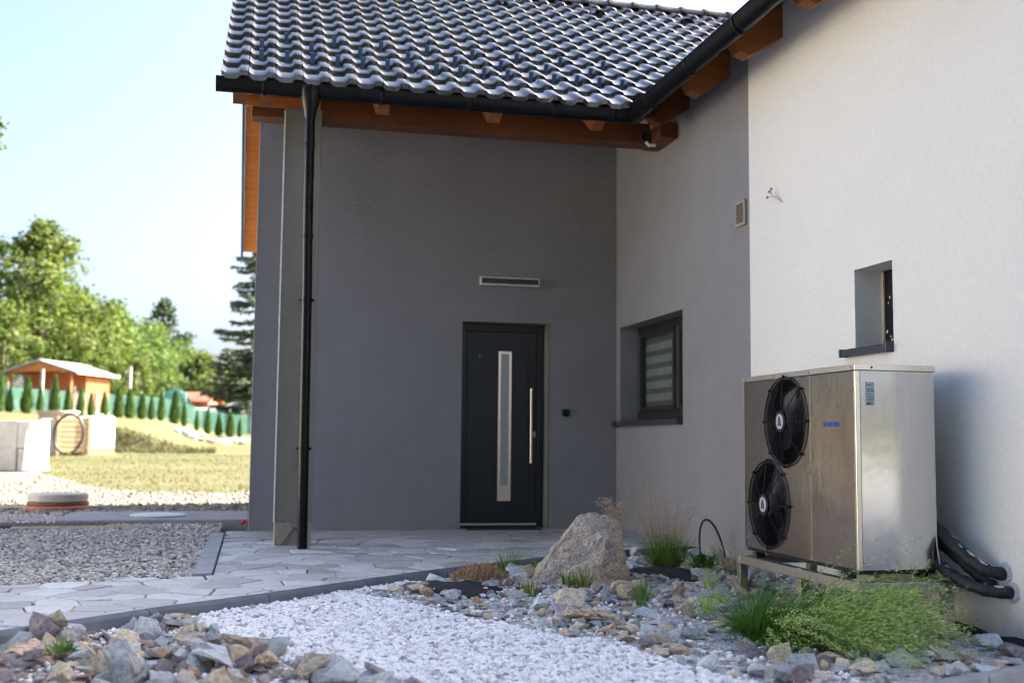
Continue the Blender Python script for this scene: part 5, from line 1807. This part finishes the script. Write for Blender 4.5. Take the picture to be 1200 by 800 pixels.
# slumped sheet beside the wall end
mb = MB(); mb.add([(-4.72, 25.40, 0.2), (-4.22, 25.6, 0.22), (-4.47, 25.75, 0.95), (-4.70, 25.60, 1.05), (-4.72, 25.60, 0.2), (-4.22, 25.8, 0.22), (-4.47, 25.9, 0.95), (-4.70, 25.75, 1.05)],
                  [(0, 1, 2, 3), (7, 6, 5, 4), (0, 3, 7, 4), (1, 5, 6, 2), (3, 2, 6, 7), (0, 4, 5, 1)])
mb.build("leaning_slab", "concrete_pale", label="pale slab leaning against the end of the retaining wall", cat="slab", bevel=0.02)
# round tub on the upper ground
tb = MB(); tb.lathe([(0.54, 0.0), (0.60, 0.30), (0.64, 0.35), (0.67, 0.38), (0.67, 0.43), (0.62, 0.43), (0.58, 0.36), (0.02, 0.32)], 36)
tz = terrain(-7.55, 38.0)
tb.build("round_tub", "tub_pink", None, (at(72, 39.5), 39.5, terrain(at(72, 39.5), 39.5)), autos=True, label="large pinkish round tub on the bank behind the board crate", cat="tub")
# white tank, pallet boards, hose
TY = 35.0
TX, CX = at(115, TY), at(87, TY-0.35)
tk = empty("water_tank", (TX, TY, terrain(TX, TY)), "white box shaped water tank beside the stacked pallet boards", "tank", None)
zt = terrain(TX, TY)
mxt = Matrix.Translation((TX, TY, zt)) @ Matrix.Rotation(R(24), 4, 'Z')
mb = MB(); mb.box(-0.46, 0.46, -0.5, 0.5, 0.14, 1.12, mxt); mb.build("container", "ibc_white", tk, bevel=0.07)
mb = MB(); mb.tube([mxt @ Vector((0.1, -0.1, 1.12)), mxt @ Vector((0.1, -0.1, 1.20))], 0.11, 16); mb.build("cap", "tarp_green", tk)
for k in range(3):
    mb = MB(); mb.box(-0.46, 0.46, -0.5+k*0.42, -0.34+k*0.42, -0.03, 0.135, mxt); mb.build("pallet_foot", "wood_pale", tk)
cr = empty("board_crate", (CX, TY-0.4, terrain(CX, TY)), "crate of pale horizontal boards left of the white tank", "crate")
zt2 = terrain(CX, TY-0.4)
mxc = Matrix.Translation((CX, TY-0.35, zt2)) @ Matrix.Rotation(R(20), 4, 'Z')
for k in range(7):
    mb = MB(); mb.box(-0.50, 0.46, -0.42, -0.36, 0.10+k*0.145, 0.10+k*0.145+0.12, mxc); mb.build("board", "wood_pale", cr)
    mb = MB(); mb.box(0.462, 0.50, -0.42, 0.42, 0.10+k*0.145, 0.10+k*0.145+0.12, mxc); mb.build("board", "wood_pale", cr)
mb = MB(); mb.box(-0.48, 0.45, -0.355, 0.40, 0.06, 1.06, mxc); mb.build("filling", "concrete_pale", cr)
for x in (-0.45, 0.40):
    mb = MB(); mb.box(x, x+0.07, -0.47, -0.422, -0.06, 1.12, mxc); mb.build("post", "wood_pale", cr)
mb = MB(); mb.box(at(70, 34.5)-0.45, at(70, 34.5)+0.25, 34.4, 35.2, 0.2, 1.45); mb.build("stone_block", "concrete_pale", label="white stone block left of the board crate", cat="block", bevel=0.06)
path = bez([(at(p, 33.8), 33.8, z_) for p, z_ in ((78, 0.5), (56, 0.75), (66, 1.9), (92, 1.95), (118, 1.5), (104, 0.6), (88, 0.48))], 30)
mb = MB(); mb.tube(path, 0.035, 8); mb.build("garden_hose", "hose_black", smooth=True, label="black hose looping over the board crate", cat="hose")

# ------------------------------------------------------------------ garden behind
# thujas
def thuja_mesh(seed, h=1.55):
    r_ = random.Random(seed)
    mb = MB()
    for k in range(1100):
        z = h*(r_.random()**0.85)
        rad = 0.27*(1-(z/h)**1.5)*(0.55+0.45*min(1, z/0.25))+0.015
        a = r_.uniform(0, 6.283)
        rr = rad*(0.75+0.3*r_.random())
        c = Vector((math.cos(a)*rr, math.sin(a)*rr, z+0.02))
        d = Vector((math.cos(a)*0.35, math.sin(a)*0.35, 1)).normalized()
        d = (d+Vector((r_.gauss(0, .25), r_.gauss(0, .25), 0))).normalized()
        s = Vector((-math.sin(a), math.cos(a), r_.gauss(0, .5))).normalized()*0.035
        L = 0.15*r_.uniform(0.6, 1.2)
        mb.add([c-s*0.5, c+s, c+d*L, c-s], [(0, 1, 2, 3)])
    cone = MB(); cone.lathe([(0.10, 0.0), (0.21, 0.15), (0.20, 0.5), (0.12, 1.0), (0.02, 1.4)], 10)
    mb.add(cone.v, cone.f)
    return mb.mesh("crown", "thuja")
TM = [thuja_mesh(k) for k in range(4)]
tr_me = MB().tube([(0, 0, -0.1), (0, 0, 0.3)], [0.03, 0.025], 8).mesh("trunk", "bark")
ORD = ["first", "second", "third", "fourth", "fifth", "sixth", "seventh", "eighth", "ninth", "tenth", "eleventh", "twelfth", "thirteenth", "fourteenth", "fifteenth", "sixteenth", "seventeenth", "eighteenth", "nineteenth", "twentieth", "twenty-first"]
TPX = [3, 16, 34, 51, 67.5, 81, 96, 110.6, 126, 141, 155, 169, 180.6, 193.7, 208.7, 221, 233.7, 246, 258.7, 274, 286]
for k, p in enumerate(TPX):
    Y = 52 + 7*(k/20) + rng.uniform(-0.2, 0.2)
    x = at(p+rng.uniform(-2, 2), Y); z = terrain(x, Y)
    s = (0.88 if k < 12 else 0.80)*rng.uniform(0.74, 1.22)
    wv = rng.uniform(0.8, 1.25)
    if k in (5,): s *= 1.2
    if k > 16: s *= 0.85
    t_ = empty("thuja", (x, Y, z), f"small cone shaped thuja, {ORD[k]} from the left in the row along the green fence", "thuja", "thujas along the green fence", rng.uniform(0, 6))
    for nm, me in (("crown", TM[k % 4]), ("trunk", tr_me)):
        o = bpy.data.objects.new(nm, me)
        scene.collection.objects.link(o); o.parent = t_
        o.scale = (s*wv, s*wv, s)
# fence with green net
fe = empty("net_fence", (at(140, 56), 57.5, terrain(at(140, 56), 57.5)), "green net fence running behind the row of thujas", "fence")
FP = []
for p in range(-40, 330, 26):
    Y = 55.5 + 8*(p/300)
    x = at(p, Y); FP.append(Vector((x, Y, terrain(x, Y))))
for k, q in enumerate(FP):
    mb = MB(); mb.tube([q+Vector((0, 0, -0.2)), q+Vector((0, 0, 1.38))], 0.035, 8); mb.build("post", "post_green", fe)
    if k:
        a = FP[k-1]
        mb = MB(); mb.add([a+Vector((0, 0.06, 0.04)), q+Vector((0, 0.06, 0.04)), q+Vector((0, 0.06, 1.10)), a+Vector((0, 0.06, 1.10))], [(0, 1, 2, 3)])
        mb.build("net_panel", "fence_net", fe)
# tall pole, small pole by the shed
for p, Y, top, lab in ((154, 60, 432, "tall pale wooden pole rising behind the green fence"), (51.5, 58, 437, "slim grey post in front of the garden shed")):
    x = at(p, Y); z0_ = terrain(x, Y); z1_ = CAM_H + (512-top)/F_PX*Y*1.0
    mb = MB(); mb.tube([(x, Y, z0_-0.2), (x, Y, z1_)], 0.085, 10); mb.build("pole", "pole_grey", label=lab, cat="pole", autos=True)
# shed
SHY = 64.0
shx = at(69, SHY); shz = terrain(shx, SHY)
shed = empty("garden_shed", (shx, SHY, shz), "orange wooden garden shed with open porch and shallow gable roof", "shed")
mxs = Matrix.Translation((shx, SHY, shz)) @ Matrix.Rotation(R(-24), 4, 'Z')
W2, DP, EH, RH = 1.85, 3.0, 2.05, 2.60
def sbox(x0, x1, y0, y1, z0, z1, name, mat_, par=None, bev=0):
    mb = MB(); mb.box(x0, x1, y0, y1, z0, z1, mxs); return mb.build(name, mat_, par or shed, bevel=bev)
nb = 16
for k in range(nb):
    xa = -W2+2*W2*k/nb
    sbox(xa+0.006, xa+2*W2/nb-0.006, -0.2, -0.12, 0.1, EH+0.02, "wall_board", "shed_wood")
for k in range(8):
    ya = -0.12+2.6*k/10
    sbox(W2-0.08, W2, ya+0.006, ya+0.254, 0.1, EH+0.02, "wall_board", "shed_wood")
sbox(-W2, -W2+0.08, -0.12, 1.98, 0.1, EH, "wall_panel", "shed_wood"); sbox(-W2, W2, 1.99, 2.06, 0.1, EH, "wall_panel", "shed_wood")
sbox(-W2-0.05, W2+0.05, -1.6, 2.1, -0.15, 0.09, "floor_deck", "wood_pale")
for x in (-W2+0.02, W2-0.16):
    sbox(x, x+0.14, -1.55, -1.41, 0.1, EH, "porch_post", "shed_wood")
sbox(W2-0.10, W2-0.02, -1.4, -0.2, 0.75, 0.85, "railing", "shed_wood")
for k in range(4):
    sbox(W2-0.085, W2-0.035, -1.3+k*0.3, -1.18+k*0.3, 0.12, 0.745, "railing_slat", "shed_wood")
mb = MB(); mb.add([mxs @ Vector(p) for p in ((-W2, -1.55, EH), (W2, -1.55, EH), (0, -1.55, RH-0.06), (-W2, -1.47, EH), (W2, -1.47, EH), (0, -1.47, RH-0.06))], [(0, 1, 2), (5, 4, 3), (0, 3, 4, 1), (1, 4, 5, 2), (2, 5, 3, 0)])
mb.build("gable_board", "wood_orange", shed)
for sgn in (-1, 1):
    mb = MB()
    e = [(0, RH+0.0), (sgn*(W2+0.35), EH-0.09), (sgn*(W2+0.35), EH+0.0), (0, RH+0.10)]
    mb.v = [tuple(mxs @ Vector((x, y, z))) for y in (-1.75, 2.3) for x, z in e]
    mb.f = [(0, 1, 2, 3), (7, 6, 5, 4), (0, 4, 5, 1), (1, 5, 6, 2), (2, 6, 7, 3), (3, 7, 4, 0)]
    mb.build("roof_slope", "roof_felt", shed)
sbox(W2+0.36, W2+0.46, -1.75, 2.3, EH-0.12, EH-0.02, "gutter", "canvas_white")
mb = MB(); mb.tube([mxs @ Vector((-0.1, -0.24, 1.15)), mxs @ Vector((-0.1, -0.21, 1.15))], 0.12, 14); mb.build("wall_plate", "canvas_white", shed)
# far houses and covers
def hut(name, px_, Y, w, d, eh, rh, mw, mr_, rot, label, cat):
    x = at(px_, Y); z = terrain(x, Y)
    r0 = empty(name, (x, Y, z), label, cat)
    mx = Matrix.Translation((x, Y, z)) @ Matrix.Rotation(R(rot), 4, 'Z')
    mb = MB(); mb.box(-w/2, w/2, -d/2, d/2, -0.3, eh, mx); mb.build("wall", mw, r0)
    for sgn in (-1, 1):
        mb = MB(); e = [(0, rh), (sgn*(d/2+0.35), eh-0.10), (sgn*(d/2+0.35), eh+0.02), (0, rh+0.12)]
        mb.v = [tuple(mx @ Vector((xx, yy, zz))) for xx in (-w/2-0.3, w/2+0.3) for yy, zz in e]
        mb.f = [(0, 1, 2, 3), (7, 6, 5, 4), (0, 4, 5, 1), (1, 5, 6, 2), (2, 6, 7, 3), (3, 7, 4, 0)]
        mb.build("roof", mr_, r0)
    mb = MB(); mb.box(w*0.1, w*0.28, -d/2-0.02, -d/2+0.02, 0.9, 1.7, mx); mb.build("window", "glass", r0)
    return r0
hut("far_cottage", 214, 118, 5.0, 4.0, 2.3, 3.6, "concrete_pale", "roof_slate", 14, "far cottage with grey blue roof half hidden by trees", "cottage")
hut("far_shack", 234, 80, 2.2, 2.0, 1.2, 1.75, "terracotta", "roof_red", -18, "low shack with red roof behind the green fence", "shack")
for (p, Y, rx, h, mt_, nm, lab) in ((208, 70, 0.95, 1.75, "tarp_green", "green_tent", "domed green tarpaulin cover behind the fence"), (290, 72, 1.9, 1.9, "canvas_white", "white_tent", "white canvas tent roof at the right end of the fence")):
    x = at(p, Y); z = terrain(x, Y)
    mb = MB(); mb.lathe([(rx, 0.0), (rx, h*0.45), (rx*0.9, h*0.66), (rx*0.6, h*0.88), (rx*0.2, h), (0.02, h*1.02)], 18)
    mb.build(nm, mt_, None, (x, Y, z), autos=True, label=lab, cat="tent")
x = at(268, 66)
mb = MB(); mb.box(-1.5, 1.5, -0.6, 0.6, 0, 1.25); o = mb.build("white_cover", "canvas_white", None, (at(256, 74), 74, terrain(at(256, 74), 74)), label="pale long low cover between the red roofed shack and the white tent", cat="cover", bevel=0.25)
# rock heap at the foot of the thujas (right)
rk = []
for k in range(46):
    p = rng.uniform(205, 300); Y = rng.uniform(46, 52)
    x = at(p, Y); s = rng.uniform(0.25, 0.6)
    o = bpy.data.objects.new("garden_stone", ROCKS[k % 12]); place(o, None, (x, Y, terrain(x, Y)+s*0.15))
    o.rotation_euler = (0, 0, rng.uniform(0, 6)); o.scale = (s, s*0.8, s*0.8)
    o.material_slots[0].link = 'OBJECT'; o.material_slots[0].material = MATS[rng.choice(["rock_pale", "rock_tan", "rock_pale"])]
    tag(o, "pale rockery stone in the loose row below the right half of the thuja row", "stone", "rockery stones below the thujas")
# bank edge weeds (stuff)
mb = MB()
for k in range(2600):
    x = rng.uniform(-8.5, -1.2); y = 36.8 + 0.5*math.sin(x*0.7) + rng.random()*1.6
    blade(mb, (x, y, terrain(x, y)-0.02), (rng.gauss(0, .4), rng.gauss(0, .4)-0.3, 1), rng.uniform(0.10, 0.35), 0.03, 0.6, 3)
mb.build("bank_weeds", "grass_dry", kind="stuff", label="dry weeds on the grassy bank edge")
mb = MB()
for k in range(9000):
    Y = rng.uniform(19.6, 36); x = at(rng.uniform(-20, 320), Y)
    if Y < gravel_limit(x)-0.1: continue
    blade(mb, (x, Y, terrain(x, Y)-0.01), (rng.gauss(0, .5), rng.gauss(0, .5), 1), rng.uniform(0.04, 0.11), 0.012, 0.6, 2)
mb.build("lawn_grass", "grass_dry", kind="stuff", label="short grass blades of the dry lawn")

# trees
def leaf_cloud(mb, centers, per, spread, size, droop=0.0):
    for c, rad in centers:
        for k in range(per):
            v = Vector((rng.gauss(0, 1), rng.gauss(0, 1), rng.gauss(0, 0.8)))
            v = v.normalized()*rad*(0.45+0.6*rng.random())
            p = c+v
            d = Vector((rng.gauss(0, 1), rng.gauss(0, 1), rng.gauss(0, 0.7)-droop)).normalized()
            s = d.orthogonal(); s = (Matrix.Rotation(rng.uniform(0, 6.28), 3, d) @ s).normalized()
            L = size*rng.uniform(0.6, 1.4)
            mb.add([p, p+d*L*0.5+s*L*0.36, p+d*L, p+d*L*0.5-s*L*0.36], [(0, 1, 2, 3)])
def broad_tree(name, px_, Y, H, crown_r, label, mat_, base_frac=0.25, clumps=85, per=70, size=0.26, lean=0.0, squash=1.0):
    x = at(px_, Y); z = terrain(x, Y)
    t_ = empty(name, (x, Y, z), label, "tree", "trees behind the garden")
    tk_ = MB()
    tk_.tube([(x, Y, z-0.3), (x+lean*0.2, Y, z+H*0.2), (x+lean*0.5, Y, z+H*0.45), (x+lean, Y, z+H*0.82)], [H*0.028, H*0.022, H*0.016, H*0.005], 9)
    cs = []
    for k in range(clumps):
        u = rng.random()
        hh = base_frac + (1-base_frac)*u
        prof_ = math.sin(math.pi*min(1, (u*0.93+0.10)))**0.7
        a = rng.uniform(0, 6.283); rr = crown_r*prof_*math.sqrt(rng.random())*squash
        rr *= 0.75+0.5*rng.random()
        c = Vector((x+lean*hh+math.cos(a)*rr, Y+math.sin(a)*rr, z+H*hh*0.98))
        cs.append((c, crown_r*rng.uniform(0.16, 0.30)))
    for k in range(14):
        c, rad = cs[rng.randrange(len(cs))]
        h0 = rng.uniform(0.22, 0.6)
        st_ = Vector((x+lean*h0, Y, z+H*h0*0.9))
        if c.z < st_.z: continue
        tk_.tube([st_, st_.lerp(c, 0.5)+Vector((0, 0, 0.25)), c], [H*0.010, H*0.006, H*0.002], 6)
    tk_.build("trunk", "bark", t_, smooth=True)
    mb = MB(); leaf_cloud(mb, cs, per, 1, size)
    mb.build("crown", mat_, t_)
broad_tree("broadleaf_tree", 46, 80, 12.2, 4.4, "tall loose green tree behind the left side of the shed", "leaf_bright", 0.16, 150, 85, 0.30)
broad_tree("broadleaf_tree", -22, 84, 12.4, 3.6, "green tree cut off by the left picture edge", "leaf_bright", 0.18, 90, 70, 0.28)
broad_tree("broadleaf_tree", 5, 70, 6.0, 2.2, "low yellowish tree at the left picture edge behind the shed", "leaf_bright", 0.12, 45, 60, 0.24)
broad_tree("broadleaf_tree", 92, 88, 8.4, 3.8, "rounded bright tree right behind the shed roof", "leaf_bright", 0.04, 130, 75, 0.30)
broad_tree("broadleaf_tree", 136, 92, 7.7, 4.2, "broad bushy tree in the middle behind the tall pole", "leaf_mid", 0.03, 160, 75, 0.30)
broad_tree("broadleaf_tree", 176, 98, 7.6, 3.6, "mid green tree left of the far cottage", "leaf_mid", 0.05, 90, 65, 0.28)
broad_tree("dark_tree", 191, 112, 10.8, 2.3, "dark tree top rising above the others in the middle", "leaf_dark", 0.3, 60, 60, 0.32)
broad_tree("broadleaf_tree", 212, 108, 6.2, 3.6, "light green tree behind the far cottage", "leaf_mid", 0.05, 70, 60, 0.28)
broad_tree("broadleaf_tree", 240, 100, 5.2, 2.8, "low bright bushy tree right of the far cottage", "leaf_bright", 0.03, 70, 60, 0.26)
broad_tree("broadleaf_tree", 262, 96, 4.6, 2.6, "low leafy bush tree below the spruce", "leaf_bright", 0.03, 60, 60, 0.26)
broad_tree("broadleaf_tree", 290, 104, 5.6, 3.0, "leafy tree behind the spruce trunk", "leaf_mid", 0.03, 70, 60, 0.28)
broad_tree("broadleaf_shrub", 120, 70, 2.6, 1.3, "green shrub beside the right wall of the shed", "leaf_mid", 0.03, 36, 60, 0.2)
broad_tree("broadleaf_shrub", 140, 72, 3.0, 1.6, "rounded shrub behind the fence left of the tall pole", "leaf_bright", 0.03, 40, 60, 0.2)
broad_tree("broadleaf_shrub", 166, 74, 3.4, 1.7, "rounded shrub behind the fence right of the tall pole", "leaf_bright", 0.03, 40, 60, 0.2)
broad_tree("dark_shrub", 191, 78, 2.7, 0.8, "small dark shrub left of the far cottage roof", "leaf_dark", 0.05, 24, 50, 0.18)
# spruce
sx, sy = at(303, 70), 70.0
szz = terrain(sx, sy)
sp = empty("spruce", (sx, sy, szz), "dark drooping spruce beside the corner of the house", "tree", "trees behind the garden")
mb = MB(); mb.tube([(sx, sy, szz-0.3), (sx, sy, szz+7), (sx, sy, szz+14.5)], [0.22, 0.14, 0.02], 9); 
tw_ = mb
ln = MB()
H = 14.5
for k in range(210):
    u = rng.random()**1.15
    zz = szz + 1.0 + (H-1.2)*u
    a = rng.uniform(0, 6.283)
    Lb = (3.1*(1-u)**0.8+0.25)*rng.uniform(0.7, 1.15)
    dirv = Vector((math.cos(a), math.sin(a), -0.18))
    p = Vector((sx, sy, zz))
    path = [p + dirv*Lb*q + Vector((0, 0, -0.35*q*(1-q)*Lb*0.6+0.12*q*q*Lb)) for q in (0, 0.33, 0.66, 1.0)]
    tw_.tube(path, [0.035, 0.025, 0.015, 0.006], 5)
    for j in range(int(75*Lb/2)+14):
        q = 0.12+0.88*rng.random(); f = q*3; i = min(int(f), 2)
        c = path[i].lerp(path[i+1], f-i)
        d = (dirv*0.8 + Vector((rng.gauss(0, 0.6), rng.gauss(0, 0.6), -0.45+rng.gauss(0, 0.3)))).normalized()
        s = d.orthogonal(); s = (Matrix.Rotation(rng.uniform(0, 6.28), 3, d) @ s).normalized()
        L = rng.uniform(0.22, 0.50)
        ln.add([c, c+d*L*0.5+s*0.065, c+d*L, c+d*L*0.5-s*0.065], [(0, 1, 2, 3)])
tw_.build("trunk", "bark", sp, smooth=True)
ln.build("crown", "needle", sp)
# twig that reaches in from a tree outside the left edge
tg = empty("near_tree", (-6.6, 24.0, terrain(-6.6, 24.0)), "twig tips of a tree standing outside the left picture edge", "tree")
tk_ = MB()
tk_.tube([(-6.6, 24.0, -0.1), (-6.5, 24.0, 4.0), (-6.4, 24, 7.2), (-6.2, 24, 8.6)], [0.16, 0.12, 0.07, 0.02], 9)
tips = []
for (px_, py_) in ((1, 146), (0, 172), (-14, 160), (-20, 120), (-10, 190), (-3, 158)):
    d = r2*((px_-600)/F_PX) - u2*((py_-400)/F_PX) + fwd
    e = Vector((0, 0, CAM_H)) + d*(24.0/d.y)
    tk_.tube([(-6.4, 24, 6.6), ((e.x-6.4)/2, 24, (e.z+6.6)/2+0.15), tuple(e)], [0.03, 0.02, 0.006], 6)
    tips.append((e, 0.10))
for k in range(40):
    a = rng.uniform(0, 6.283)
    tips.append((Vector((-7.6+rng.gauss(0, 0.6), 24.2+rng.gauss(0, 1.0), 7.2+rng.gauss(0, 1.0))), 0.35))
tk_.build("trunk", "bark", tg, smooth=True)
mb = MB(); leaf_cloud(mb, tips, 26, 1, 0.10); mb.build("crown", "leaf_mid", tg)

# unseen tall trees added to block light: right of the house (they keep the roof in shade) and behind the camera
for xs_, ys_, hh, grp, lab in ((18.5, 7.5, 18.5, 0, ""), (19.0, 12.5, 19.5, 0, ""), (18.5, 16.2, 17.5, 0, ""), (18.5, 2.5, 19, 0, ""), (18.8, -2.5, 18, 0, ""),
                      (-22, -14, 14, 1, ""), (-16, -17, 15, 1, ""), (-10, -15, 13.5, 1, ""), (-4.5, -17, 15, 1, ""), (1, -16, 14, 1, "")):
    if grp == 0 and ys_ == 7.5 or grp == 1 and xs_ == -22:
        cs = []
        for k in range(130):
            u = rng.random(); a = rng.uniform(0, 6.283); rr = 3.5*math.sin(math.pi*(0.14+0.81*u))**0.6*math.sqrt(rng.random())
            cs.append((Vector((math.cos(a)*rr, math.sin(a)*rr, (5.0+12.0*u if grp == 0 else 2.0+15.0*u))), rng.uniform(0.7, 1.3)))
        mb = MB(); leaf_cloud(mb, cs, 70, 1, 0.46); crown_me = mb.mesh("crown", "leaf_mid")
        trunk_me = MB().tube([(0, 0, -0.4), (0, 0, 9), (0, 0, 15.5)], [0.32, 0.22, 0.05], 9).mesh("trunk", "bark", True)
    side = "right of the house beyond the picture edge" if grp == 0 else "behind the photographer"
    t_ = empty("added_shade_tree", (xs_, ys_, -0.16), f"tall unseen tree added for shade {side}", "tree", f"tall trees added for shade {side}")
    for nm, me in (("crown", crown_me), ("trunk", trunk_me)):
        o = bpy.data.objects.new(nm, me)
        scene.collection.objects.link(o); o.parent = t_
        o.scale = (1.0, 1.0, hh/17.0)
        o.rotation_euler.z = rng.uniform(0, 6.28)

# white house added unseen left of the yard as a reflector; its sunlit front lights the shaded side of the yard
nh = empty("reflector_house", (-19, 14, -0.15), "white two storey house added unseen left of the yard to bounce sunlight", "house")
mb = MB(); mb.box(-24, -15.5, 5, 21, -0.2, 6.2); mb.build("wall", "wall_white", nh)
for sgn in (-1, 1):
    mb = MB()
    e = [(-19.75, 9.6), (-19.75+sgn*4.9, 6.0), (-19.75+sgn*4.9, 6.15), (-19.75, 9.78)]
    mb.v = [(x, y, z) for y in (4.4, 21.6) for x, z in e]
    mb.f = [(0, 1, 2, 3), (7, 6, 5, 4), (0, 4, 5, 1), (1, 5, 6, 2), (2, 6, 7, 3), (3, 7, 4, 0)]
    mb.build("roof", "roof_slate", nh)
for z in (1.0, 3.9):
    for y in (7.2, 11.2, 15.2, 19.0):
        mb = MB(); mb.box(-15.53, -15.46, y-0.55, y+0.55, z, z+1.3); f_ = mb.build("window", "white_plastic", nh)
        mb = MB(); mb.box(-15.458, -15.45, y-0.47, y+0.47, z+0.08, z+1.22); mb.build("pane", "lamp_dark", f_)
